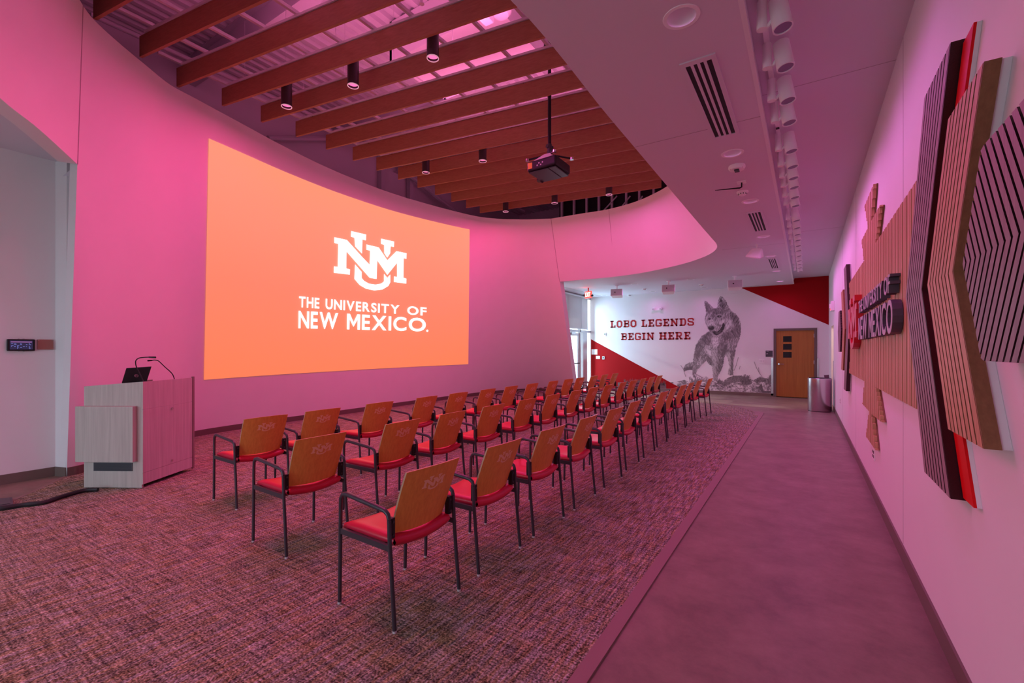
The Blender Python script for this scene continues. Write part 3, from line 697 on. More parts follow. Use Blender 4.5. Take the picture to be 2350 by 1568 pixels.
ORD = ['first', 'second', 'third', 'fourth', 'fifth', 'sixth', 'seventh', 'eighth', 'ninth', 'tenth', 'eleventh', 'twelfth', 'thirteenth', 'fourteenth', 'fifteenth', 'sixteenth', 'seventeenth', 'eighteenth', 'nineteenth', 'twentieth', 'twenty-first']
proto = make_chair(); first = True
for key, (tx, ys, where) in ROWS.items():
    for i, y in enumerate(ys):
        o = proto if first else copy_tree(proto); first = False
        dx = {('a', 4): -.0, ('a', 5): -.04, ('a', 6): -.05, ('a', 7): -.07, ('a', 8): -.12, ('a', 9): -.12, ('a', 10): -.13, ('a', 11): -.12, ('a', 12): -.04}.get((key, i), 0)
        o.location = (tx - .265 + dx, y, .009); o.rotation_euler = (0, 0, R(random.uniform(-2, 2)) if i else R(-2))
        o['label'] = '%s wooden-backed red chair from the near end, row %s' % (ORD[i], where)

# ------------------------------------------------------------------ timber fins and what hangs between them
ends = [(-6.779, 1.771), (-7.163, 2.32), (-7.529, 2.867), (-7.53, 3.465), (-7.53, 4.06), (-7.53, 4.667), (-7.53, 5.266), (-7.53, 5.866), (-7.53, 6.455), (-7.53, 7.054), (-7.53, 7.65), (-7.53, 8.24), (-7.53, 8.84), (-7.53, 9.44), (-7.50, 10.0)]
DX, DY = .989, .149; ZB = 5.25
for i, (x, y) in enumerate(ends):
    L_ = (-1.72 - x) / DX
    if i == 14: L_ = 4.75
    t = thing('timber_fin', (x, y, ZB), '%s timber fin from the near end under the roof deck' % ORD[i], 'ceiling fin', 'timber fins over the seating')
    def fin_box(a0, a1, hw, z0, z1):
        q = lambda a, s, z: (x + DX * a - DY * s, y + DY * a + DX * s, z)
        return MB().hexa([q(a0, -hw, z0), q(a1, -hw, z0), q(a1, hw, z0), q(a0, hw, z0)], [q(a0, -hw, z1), q(a1, -hw, z1), q(a1, hw, z1), q(a0, hw, z1)])
    o = fin_box(0, L_, .017, ZB, ZB + .262).build('board', M['baffle'], t)
    o2 = fin_box(.12, L_ - .05, .028, ZB + .27, ZB + .30).build('rail', M['rail'], t)
    b = MB()
    for a in np.arange(.4, L_ - .2, .9): 
        b.v += fin_box(a - .012, a + .012, .012, ZB + .255, ZB + .275).v; k = len(b.v) - 8; b.f += [tuple(i_ + k for i_ in f) for f in [(3, 2, 1, 0), (4, 5, 6, 7), (0, 1, 5, 4), (1, 2, 6, 5), (2, 3, 7, 6), (3, 0, 4, 7)]]; b.m += [0] * 6
    b.build('clip', M['darkgrey'], t)
g = thing('hanger_grid', (-4.3, 6, ZB + .3), 'pale steel crossbars and hanger rods carrying the timber fins', 'ceiling grid')
for k in range(10):
    x = -7.45 + .57 * k
    y0, y1 = (1.9 if x > -6.9 else 2.6), (10.3 if x < -3 else 10.0)
    MB().box((x - .02, y0, ZB + .303), (x + .02, y1, ZB + .343)).build('crossbar', M['rail'], g)
    b = MB()
    if k % 2 == 0:
        for y in (3.75, 4.75, 6.75, 8.2, 9.6): MB().cyl((x, y, ZB + .343), (x, y, ZD + .01), .003, 5).build('hanger_rod', M['steel_grey'], g)
def pendant(x, y, label):
    t = thing('pendant_light', (x, y, 5.1), label, 'pendant light', 'dark cylinder downlights between the fins')
    b = MB(); b.lathe((x, y, 5.1), [(.066, .0), (.075, .0), (.075, .40), (.0, .40)], 28); b.build('shade', M['pend'], t, smooth=True)
    b = MB(); b.lathe((x, y, 5.1), [(.064, .002), (.064, -.003), (.0755, -.003), (.0755, .006)], 28); b.build('rim', M['lensrim'], t, smooth=True)
    b = MB(); b.lathe((x, y, 5.1), [(.065, .03), (.0, .034)], 24); b.build('lens', M['lens'], t, smooth=True)
    MB().cyl((x, y, 5.50), (x, y, 5.552), .012, 8).build('stem', M['rail'], t)
for (x, y), lb in zip(PENDANTS, ['near row, closest to the slide wall', 'near row, middle one', 'near row, closest to the soffit', 'second row, closest to the slide wall', 'second row, closest to the projector', 'far row, closest to the slide wall', 'far row, middle one', 'far row, closest to the soffit']):
    pendant(x, y, 'dark cylinder downlight in the ' + lb)
for x, y in [(-6.1, 1.35), (-4.6, 1.3), (-3.2, 1.5)]: pass

# roof steel
def ibeam(b, p0, p1, hh, ww):
    (x0, y0, z0), (x1, y1, z1) = p0, p1
    d = Vector((x1 - x0, y1 - y0, 0)).normalized(); s = Vector((-d.y, d.x, 0))
    for a, c, hw in ((0, .02, ww), (.02, hh - .02, .008), (hh - .02, hh, ww)):
        q = lambda x, y, k, z: (x + s.x * k, y + s.y * k, z)
        b.hexa([q(x0, y0, -hw, z0 + a), q(x1, y1, -hw, z1 + a), q(x1, y1, hw, z1 + a), q(x0, y0, hw, z0 + a)], [q(x0, y0, -hw, z0 + c), q(x1, y1, -hw, z1 + c), q(x1, y1, hw, z1 + c), q(x0, y0, hw, z0 + c)])
for i, y in enumerate((1.9, 3.85, 6.9, 8.9, 11.4)):
    b = MB(); ibeam(b, (-9.6, y, 6.42), (-.5, y, 6.42), .43, .09)
    tag(b.build('roof_beam', M['steel_grey']), '%s steel roof beam from the near end, above the fins' % ORD[i], 'beam', 'steel roof beams above the fins')
for i, (y0, y1) in enumerate(((2.35, 3.45), (5.15, 6.5))):
    t = thing('skylight', (-4.6, (y0 + y1) / 2, 6.2), ['white skylight curb above the nearest fins', 'white skylight curb above the middle fins'][i], 'skylight', 'skylight curbs')
    b = MB(); b.box((-5.7, y0, 6.2), (-3.55, y0 + .05, 6.84)); b.box((-5.7, y1 - .05, 6.2), (-3.55, y1, 6.84)); b.box((-5.7, y0, 6.2), (-5.65, y1, 6.84)); b.box((-3.6, y0, 6.2), (-3.55, y1, 6.84)); b.build('curb', M['white'], t)
    MB().box((-5.65, y0 + .05, 6.22), (-4.63, y1 - .05, 6.235)).build('lens_panel', M['white'], t); MB().box((-4.62, y0 + .05, 6.22), (-3.6, y1 - .05, 6.235)).build('lens_panel', M['white'], t)
for i, (p, q, r) in enumerate((((-8.6, 2.2, 6.3), (-8.2, 13.5, 6.3), .035), ((-2.6, 1.2, 6.15), (-2.5, 12.5, 6.15), .03), ((-7.2, 2.0, 6.62), (-7.2, 12, 6.62), .016))):
    tag(MB().cyl(p, q, r, 12).build('pipe', M['steel_grey']), ['grey sprinkler pipe over the slide wall side', 'grey pipe over the soffit side of the fins', 'thin conduit under the roof deck'][i], 'pipe')
# steel at the upper wall
XW = -9.5
tag(MB().tube([(XW + .1, 5.2, 5.90), (XW + .1, 6.75, 6.49)], .06, 8).build('steel_brace', M['steel_grey']), 'sloping steel tube on the grey upper wall above the slide', 'brace')
for u, lb in ((876, 'steel post beside the fin ends, nearer one'), (941, 'steel post beside the fin ends, farther one')):
    p = on_x(u, 400, XW); tag(MB().box((XW - .07, p.y - .07, 3.9), (XW + .07, p.y + .07, ZD)).build('steel_post', M['steel_grey']), lb, 'post')
p, q = on_x(975, 430, XW + .22), on_x(1035, 478, XW + .22)
tag(MB().tube([p + (p - q) * .5, p, q, q + (q - p) * .3], .06, 8).build('steel_brace', M['steel_grey']), 'diagonal steel brace above the wall top beside the fins', 'brace')
# exposed stud framing at the far end
t = thing('stud_framing', (-4.6, 13.4, 4.2), 'exposed light steel studs behind the far end of the oval', 'stud wall')
for u in (1289, 1317, 1346, 1374, 1404, 1437, 1467, 1500):
    p = on_y(u, 480, 13.4); MB().box((p.x - .03, 13.38, 4.2), (p.x + .03, 13.46, 6.8)).build('stud', M['rail'], t)
for u0, u1 in ((1383, 1405), (1418, 1437), (1452, 1467)):
    p, q = on_y(u0, 486, 13.36), on_y(u1, 462, 13.36); MB().tube([p + (p - q) * .8, q + (q - p) * .5], .022, 6).build('diagonal', M['rail'], t)
tag(MB().box((-6.9, 13.6, 3.8), (-.6, 13.75, 6.8)).build('sheathing_board', M['dark']), 'dark sheathing behind the exposed studs', 'sheathing')
# small ceiling devices near the soffit edge
p = on_z(1150, 32, 6.0); t = thing('ceiling_sensor', p, 'white round sensor high beside the soffit edge', 'sensor'); b = MB(); b.lathe(p, [(0, -.02), (.10, -.02), (.14, .03), (.14, .06), (0, .06)], 20); b.build('body', M['plastic'], t, smooth=True); MB().cyl(p + Vector((0, 0, .06)), (p.x, p.y, ZD), .012, 8).build('stem', M['steel_grey'], t)
p = on_z(1117, 44, 5.95); t = thing('ceiling_camera', p, 'small white box camera hanging beside the round sensor', 'camera'); bevel(MB().box(p - Vector((.07, .07, .04)), p + Vector((.07, .07, .06))).build('body', M['plastic'], t), .012); MB().cyl(p - Vector((.0, .07, 0)), p - Vector((.0, .085, 0)), .028, 12).build('lens', M['black'], t); MB().cyl(p + Vector((0, 0, .06)), (p.x, p.y, ZD), .01, 8).build('stem', M['steel_grey'], t)
p = on_z(968, 8, 6.3); t = thing('sprinkler_head', p, 'brass sprinkler head under the deck above the near fins', 'sprinkler'); b = MB(); b.cyl(p, p + Vector((0, 0, .05)), .02, 10); b.cyl(p - Vector((0, 0, .01)), p, .035, 12); b.build('head', M['steel'], t); MB().cyl(p + Vector((0, 0, .05)), (p.x, p.y, ZD), .012, 8).build('stem', M['steel_grey'], t)

# projector
px_, py_ = -3.31, 6.19
t = thing('projector', (px_, py_, 4.1), 'black ceiling projector on a drop pole above the seating', 'projector')
MB().cyl((px_, py_, 4.62), (px_, py_, ZD), .027, 14).build('pole', M['black'], t, smooth=True)
b = MB(); b.cyl((px_, py_, 4.50), (px_, py_, 4.66), .036, 14); b.cyl((px_ - .02, py_ - .05, 4.62), (px_ + .02, py_ + .05, 4.62), .03, 12); b.cyl((px_ - .03, py_, 4.54), (px_ + .05, py_, 4.54), .03, 12); b.build('knuckle', M['darkgrey'], t, smooth=True)
b = MB(); b.hexa([(px_ - .20, py_ - .20, 4.365), (px_ + .16, py_ - .20, 4.37), (px_ + .16, py_ + .16, 4.37), (px_ - .20, py_ + .16, 4.365)], [(px_ - .05, py_ - .08, 4.49), (px_ + .05, py_ - .08, 4.49), (px_ + .05, py_ + .06, 4.49), (px_ - .05, py_ + .06, 4.49)])
b.build('mount_plate', M['rail'], t)
for s in ((-.30, -.16), (.30, .16), (-.12, .28), (.2, -.22)):
    a = MB().tube([(px_, py_, 4.50), (px_ + s[0] * .5, py_ + s[1] * .5, 4.465), (px_ + s[0], py_ + s[1], 4.43)], .014, 8).build('mount_arm', M['black'], t)
    MB().cyl((px_ + s[0], py_ + s[1], 4.41), (px_ + s[0], py_ + s[1], 4.445), .03, 12).build('foot', M['steel'], a)
o = MB().hexa([(px_ - .255, py_ - .25, 4.20), (px_ + .245, py_ - .27, 4.215), (px_ + .245, py_ + .23, 4.215), (px_ - .255, py_ + .25, 4.20)], [(px_ - .255, py_ - .25, 4.355), (px_ + .245, py_ - .27, 4.365), (px_ + .245, py_ + .23, 4.365), (px_ - .255, py_ + .25, 4.355)]).build('body', M['black'], t); bevel(o, .03, 3)
o = MB().box((px_ - .235, py_ - .235, 4.190), (px_ + .10, py_ + .22, 4.20)).build('underside_panel', M['darkgrey'], t); bevel(o, .01)
o = MB().box((px_ + .11, py_ - .235, 4.192), (px_ + .225, py_ + .21, 4.204)).build('underside_panel', M['darkgrey'], t); bevel(o, .01)
label_part(MB().box((px_ - .23, py_ - .258, 4.24), (px_ - .16, py_ - .248, 4.33)).build('warning_label', M['yellow'], t), 'yellow label')
b = MB()
for k in range(4): b.box((px_ - .08 + k * .03, py_ - .2615, 4.255 + .03 * (k % 2)), (px_ - .06 + k * .03, py_ - .256, 4.275 + .03 * (k % 2)))
b.build('port', M['steel_grey'], t)
MB().cyl((px_ - .22, py_ + .17, 4.21), (px_ - .30, py_ + .2, 4.24), .045, 16).build('lens_barrel', M['black'], t)

# ------------------------------------------------------------------ soffit fittings
for i, y in enumerate(DLY):
    t = thing('downlight', (-.645, y, ZS - .004), '%s recessed downlight from the near end along the walkway soffit' % ORD[i], 'downlight', 'recessed downlights in the soffit')
    b = MB(); b.lathe((-.645, y, ZS), [(.085, -.003), (.108, -.004), (.110, .0)], 32); b.build('trim_ring', M['plastic'], t, smooth=True)
    b = MB(); b.lathe((-.645, y, ZS), [(.0868, -.0035), (.084, .03), (.072, .075), (.045, .105), (.0, .115)], 28); b.build('reflector', M['plastic'], t, smooth=True)
for i, (u, v) in enumerate(((1456, 652), (1337, 663), (1387, 678), (1498, 669), (1585, 641), (1616, 660))):
    p = on_z(u, v, ZS); t = thing('downlight', (p.x, p.y, ZS - .004), ['downlight left of the middle box speaker, nearer row', 'downlight beside the exit sign at the entrance', 'downlight near the corner behind the exit sign', 'downlight behind the middle box speaker', 'downlight nearest the bulkhead tip, beside the smoke detector', 'downlight in front of the wolf mural'][i], 'downlight', 'recessed downlights in the far ceiling')
    b = MB(); b.lathe((p.x, p.y, ZS), [(.085, -.003), (.108, -.004), (.110, .0)], 20); b.build('trim_ring', M['plastic'], t, smooth=True)
    b = MB(); b.lathe((p.x, p.y, ZS), [(.086, -.0035), (.0, -.001)], 20); b.build('reflector', M['steel_grey'], t, smooth=True)
for i, (x0, x1, y0, y1) in enumerate(((-.765, -.525, 3.40, 4.80), (-.765, -.535, 7.62, 8.95), (-.745, -.545, 11.72, 13.25))):
    t = thing('air_grille', ((x0 + x1) / 2, (y0 + y1) / 2, ZS - .012), ['large four-slot air grille nearest the camera', 'four-slot air grille midway along the soffit', 'farthest four-slot air grille, past the pink speaker'][i], 'air grille', 'slotted air grilles in the soffit')
    ww = x1 - x0; b = MB(); b.box((x0, y0, ZS - .010), (x0 + .032, y1, ZS)); b.box((x1 - .032, y0, ZS - .010), (x1, y1, ZS)); b.box((x0 + .032, y0, ZS - .010), (x1 - .032, y0 + .05, ZS)); b.box((x0 + .032, y1 - .05, ZS - .010), (x1 - .032, y1, ZS)); b.build('frame', M['soffit'], t)
    MB().box((x0 + .03, y0 + .045, ZS - .003), (x1 - .03, y1 - .045, ZS - .001)).build('slot_backing', M['dark'], t)
    inner = ww - .064; pw = inner / 4
    for k in range(3): MB().box((x0 + .032 + pw * (k + 1) - pw * .22, y0 + .05, ZS - .010), (x0 + .032 + pw * (k + 1) + pw * .22, y1 - .05, ZS)).build('slat', M['soffit'], t)
for i, (x0, y0, x1, y1) in enumerate(((-6.72, 13.4, -6.60, 15.0), (-6.68, 15.6, -6.56, 16.6), (-3.9, 16.52, -3.0, 16.58), (-2.65, 16.47, -1.2, 16.53))):
    t = thing('linear_diffuser', ((x0 + x1) / 2, (y0 + y1) / 2, ZS - .008), ['slot diffuser in the ceiling in front of the exit sign', 'slot diffuser in the ceiling behind the exit sign', 'thin slot diffuser above the middle of the lettering wall', 'thin slot diffuser above the wolf mural'][i], 'air diffuser', 'slot diffusers in the far ceiling')
    MB().box((x0, y0, ZS - .006), (x1, y1, ZS)).build('slot', M['steel_grey'], t)
    MB().box((x0 - .01, y0 - .01, ZS - .003), (x1 + .01, y1 + .01, ZS)).build('frame', M['plastic'], t)
def detector(p, label, r=.07, strobe=False):
    t = thing('smoke_detector', (p.x, p.y, ZS - .05), label, 'smoke detector', 'ceiling detectors')
    b = MB(); b.lathe((p.x, p.y, ZS), [(r, 0), (r, -.012), (r * .72, -.022), (r * .66, -.042), (r * .4, -.052), (0, -.053)], 24); b.build('body', M['plastic'], t, smooth=True)
    b = MB()
    for k in range(10):
        a = 2 * PI * k / 10; b.cyl((p.x + r * .66 * math.cos(a), p.y + r * .66 * math.sin(a), ZS - .040), (p.x + r * .70 * math.cos(a), p.y + r * .70 * math.sin(a), ZS - .026), .006, 5)
    b.build('vent', M['darkgrey'], t)
detector(on_z(1704, 440, ZS), 'white smoke detector on the soffit beside the thin black antenna')
for u, v, lb in ((1478, 663, 'smoke detector between the two left box speakers, nearer row'), (1443, 677, 'smoke detector between the two left box speakers, farther row'), (1609, 653, 'smoke detector left of the right box speaker')): detector(on_z(u, v, ZS), lb)
p = on_z(1691, 381, ZS); t = thing('strobe_alarm', (p.x, p.y, ZS - .05), 'round white ceiling strobe with a dark lens next to the second downlight', 'alarm')
b = MB(); b.lathe((p.x, p.y, ZS), [(.085, 0), (.088, -.02), (.075, -.045), (0, -.05)], 28); b.build('body', M['plastic'], t, smooth=True)
bevel(MB().box((p.x - .025, p.y - .04, ZS - .062), (p.x + .025, p.y + .04, ZS - .046)).build('lens', M['darkgrey'], t), .006)
b = MB(); b.box((p.x - .062, p.y - .05, ZS - .044), (p.x - .045, p.y + .01, ZS - .036)); b.box((p.x + .045, p.y - .05, ZS - .044), (p.x + .062, p.y + .01, ZS - .036)); label_part(b.build('marking', M['redletter'], t), 'red marking')
p = on_z(1702, 418, ZS); t = thing('ceiling_antenna', (p.x, p.y, ZS - .06), 'thin black antenna arm under a white plate on the soffit', 'antenna')
MB().box((p.x - .05, p.y - .05, ZS - .008), (p.x + .05, p.y + .05, ZS)).build('plate', M['plastic'], t)
q = on_z(1641, 437, ZS - .07); MB().tube([(p.x, p.y, ZS - .004), (p.x, p.y, ZS - .06), (p.x - .02, p.y + .0, ZS - .068), (p.x + (q.x - p.x) * .5, p.y + (q.y - p.y) * .5, ZS - .07), tuple(q)], [.009, .009, .009, .007, .003], 8).build('arm', M['black'], t)
# speakers
def speaker(p, w_, dpt, hh, tilt, rz, label, m='plastic'):
    t = thing('box_speaker', (p.x, p.y, p.z), label, 'speaker', 'box speakers hung from the ceiling')
    cr, sr, ct, st_ = math.cos(rz), math.sin(rz), math.cos(tilt), math.sin(tilt)
    def T(x, y, z):
        y, z = y * ct - z * st_, y * st_ + z * ct; return (p.x + x * cr - y * sr, p.y + x * sr + y * cr, p.z + z)
    b = MB(); lo = [T(-w_ / 2, -dpt / 2, -hh / 2), T(w_ / 2, -dpt / 2, -hh / 2), T(w_ * .42, dpt / 2, -hh / 2), T(-w_ * .42, dpt / 2, -hh / 2)]; hi = [T(-w_ / 2, -dpt / 2, hh / 2), T(w_ / 2, -dpt / 2, hh / 2), T(w_ * .42, dpt / 2, hh / 2), T(-w_ * .42, dpt / 2, hh / 2)]
    o = b.hexa(lo, hi).build('cabinet', M[m], t); bevel(o, .02, 3)
    b = MB(); e = .004; b.hexa([T(-w_ * .46, -dpt / 2 - e, -hh * .46), T(w_ * .46, -dpt / 2 - e, -hh * .46), T(w_ * .46, -dpt / 2 - e, hh * .46), T(-w_ * .46, -dpt / 2 - e, hh * .46)], [T(-w_ * .46, -dpt / 2 + .01, -hh * .46), T(w_ * .46, -dpt / 2 + .01, -hh * .46), T(w_ * .46, -dpt / 2 + .01, hh * .46), T(-w_ * .46, -dpt / 2 + .01, hh * .46)])  .build('front_cover', M['steel_grey'], t)
    MB().cyl(T(-w_ * .12, -dpt / 2 - .004, 0), T(-w_ * .12, -dpt / 2 - .012, 0), .018, 12).build('badge', M['black'], t)
    b = MB(); b.cyl((p.x, p.y, p.z + hh * .3), (p.x, p.y, ZS), .02, 10); b.cyl((p.x, p.y, ZS - .015), (p.x, p.y, ZS), .06, 14); b.build('bracket', M[m], t)
for (u, v), lb in (((1416, 674), 'white box speaker nearest the exit sign'), ((1534, 665), 'white box speaker above the lettering, between the other two'), ((1686, 655), 'white box speaker where the red corner meets the ceiling')):
    p = on_z(u, v, 3.30); d = 14.4; s_ = d / 13.5
    speaker(p, .38, .28, .22, R(-12), R(12), lb)
p = on_z(1733, 584, 3.36); t = thing('angled_speaker', p, 'small angled white speaker lit pink on the walkway soffit', 'speaker')
A_ = [on_z(1715, 583, 3.33), on_z(1737, 604, 3.24), on_z(1748, 572, 3.36), on_z(1733, 566, 3.42)]
q = [(-.17, -.14, -.05), (.10, -.16, -.12), (.15, .10, -.05), (-.12, .14, .02)]
b = MB(); b.hexa([p + Vector(v_) for v_ in q], [p + Vector((v_[0] * .55 + .04, v_[1] * .55, v_[2] * .3 + .13)) for v_ in q]); bevel(b.build('cabinet', M['plastic'], t), .02, 3); MB().cyl(p + Vector((.03, 0, .1)), (p.x + .03, p.y, ZS), .018, 10).build('bracket', M['plastic'], t)
b = MB(); b.hexa([p + Vector((v_[0] * .9, v_[1] * .9, v_[2] - .006)) for v_ in q], [p + Vector((v_[0] * .9, v_[1] * .9, v_[2] + .004)) for v_ in q]); b.build('front_cover', M['rail'], t)
# track with spotlights
t = thing('lighting_track', (-.235, 8.5, ZC - .03), 'white lighting track in the raised ceiling strip', 'track'); MB().box((-.252, 2.0, ZC - .024), (-.218, 14.2, ZC)).build('rail', M['plastic'], t)
for y in (3.9, 5.25): MB().box((-.25, y - .02, ZC - .028), (-.22, y + .02, ZC - .022)).build('end_feed', M['black'], t)
trk = None
for i, y in enumerate(TRY):
    if trk is None:
        r = thing('track_spotlight', (-.235, 0, ZC - .024), 'x', 'spotlight', 'white spotlights on the track')
        b = MB(); b.cyl((-.235, 0, ZC - .20), (-.235, 0, ZC - .024), .030, 20); b.build('driver', M['plastic'], r, smooth=True)
        b = MB(); b.tube([(-.235, .01, ZC - .185), (-.20, .012, ZC - .18), (-.17, .0, ZC - .15)], .012, 8); b.build('arm', M['plastic'], r, smooth=True)
        a = Vector((.16, -.05, -1)).normalized(); c = Vector((-.135, 0, ZC - .135)); e0, e1 = c - a * .09, c + a * .095
        h = MB(); h.cyl(e0, e1, .053, 26, .056); o = h.build('head', M['plastic'], r, smooth=True)
        h = MB(); h.cyl(e1 - a * .002, e1 + a * .001, .049, 24); h.build('lens', M['spotlens'], o, smooth=True)
        u = a.orthogonal().normalized(); w_ = a.cross(u); h = MB()
        ring = lambda rr, off: [e1 + a * off + (u * math.cos(2 * PI * j / 26) + w_ * math.sin(2 * PI * j / 26)) * rr for j in range(27)]
        h.grid([ring(.050, -.004), ring(.050, .008), ring(.057, .008), ring(.057, -.004)]); h.build('bezel', M['plastic'], o, smooth=True)
        trk = r; o = r
    else: o = copy_tree(trk)
    o.location = (-.235, y, ZC - .024)
    o['label'] = '%s white spotlight from the near end of the ceiling track' % ORD[i]

# exit signs and emergency light
p = on_z(1350, 677, 3.32)
t = thing('exit_sign', (p.x, p.y, 3.2), 'glowing red exit sign hung at the entrance corner', 'exit sign')
vx, vy = CA, SA   # faces along the room
def EP(a, k, z): return (p.x + a * .92 - k * .39, p.y - a * .39 - k * .92, 3.34 + z)
bevel(MB().hexa([EP(-.15, .015, -.13), EP(.15, .015, -.13), EP(.15, -.03, -.13), EP(-.15, -.03, -.13)], [EP(-.15, .015, .10), EP(.15, .015, .10), EP(.15, -.03, .10), EP(-.15, -.03, .10)]).build('housing', M['exitred'], t), .006)
L_, W_ = text_line('EXIT', .03, .2); b = MB()
for ch, v, f, r in L_: b.add([EP(-.115 + .23 * x / W_, .020, -.085 + .15 * y) for x, y in v], f)
b.build('letters', M['exitlet'], t)
b = MB(); b.cyl(EP(0, 0, .10), (EP(0, 0, 0)[0], EP(0, 0, 0)[1], ZS), .02, 8); b.build('bracket', M['redletter'], t)
b = MB(); b.cyl(EP(-.15, 0, -.02), EP(-.22, .02, -.02), .035, 10); b.cyl(EP(.15, 0, -.06), EP(.22, .02, -.06), .035, 10); b.build('lamp_head', M['darkgrey'], t)
lamp('exit_glow', 'POINT', EP(0, .10, .12), .5, (1, .05, .05), shadow_soft_size=.05)
t = thing('exit_sign', (WX - .02, 13.6, 2.45), 'edge-on exit sign on the right wall beside the red corner', 'exit sign')
bevel(MB().box((WX - .075, 13.45, 2.45), (WX, 13.75, 2.68)).build('housing', M['plastic'], t), .008); MB().box((WX - .10, 13.62, 2.52), (WX - .075, 13.68, 2.62)).build('lamp_head', M['plastic'], t)
label_part(MB().box((WX - .079, 13.47, 2.47), (WX - .074, 13.73, 2.50)).build('glow_edge', M['exitred'], t), 'red lit edge')
c0, c1 = on_y(1499, 705, WY), on_y(1519, 714, WY)
t = thing('emergency_light', ((c0.x + c1.x) / 2, WY - .04, 2.9), 'white twin-head emergency light on the far wall above the lettering', 'emergency light')
zc = (c0.z + c1.z) / 2; xc = (c0.x + c1.x) / 2
bevel(MB().box((xc - .10, WY - .06, zc - .06), (xc + .10, WY, zc + .05)).build('housing', M['plastic'], t), .01)
for s in (-1, 1): 
    b = MB(); b.cyl((xc + s * .13, WY - .10, zc - .01), (xc + s * .13, WY - .03, zc), .055, 16); o = b.build('lamp_head', M['plastic'], t, smooth=True); MB().cyl((xc + s * .13, WY - .104, zc - .01), (xc + s * .13, WY - .10, zc - .01), .04, 14).build('lens', M['steel_grey'], o)
# ------------------------------------------------------------------ far wall graphics
def wall_poly(name, pts, m, label, cat, yy=WY - .004):
    return tag(MB().prism([(x, yy, z) for x, z in pts], (0, .003, 0)).build(name, M[m], None), label, cat)
wall_poly('painted_triangle', [(-1.80, ZS - .006), (-.34, ZS - .006), (-.30, ZC - .004), (WX - .003, ZC - .004), (WX - .003, 2.25)], 'redpaint', 'dark red painted triangle filling the upper right of the far wall', 'wall graphic')
wall_poly('painted_triangle', [(-7.09, 1.915), (-7.09, .11), (-3.62, .11)], 'redpaint', 'dark red painted triangle low at the entrance end of the far wall', 'wall graphic')
def wall_text(txt, x0, x1, z0, hh, label):
    t = thing('wall_lettering', ((x0 + x1) / 2, WY - .004, z0), label, 'lettering', 'slab lettering on the far wall')
    qd, W_ = slab_quads(txt)
    for ch, L_ in qd:
        b = MB()
        for q in L_:
            P = [(x0 + (x1 - x0) * x / W_, WY - .007, z0 + hh * y) for x, y in q]; b.prism(P, (0, .004, 0))
        b.build('letter', M['redletter'], t)
wall_text('LOBO LEGENDS', -6.30, -3.26, 2.342, .265, 'red slab letters reading LOBO LEGENDS left of the wolf')
wall_text('BEGIN HERE', -5.87, -3.38, 1.862, .265, 'red slab letters reading BEGIN HERE left of the wolf')

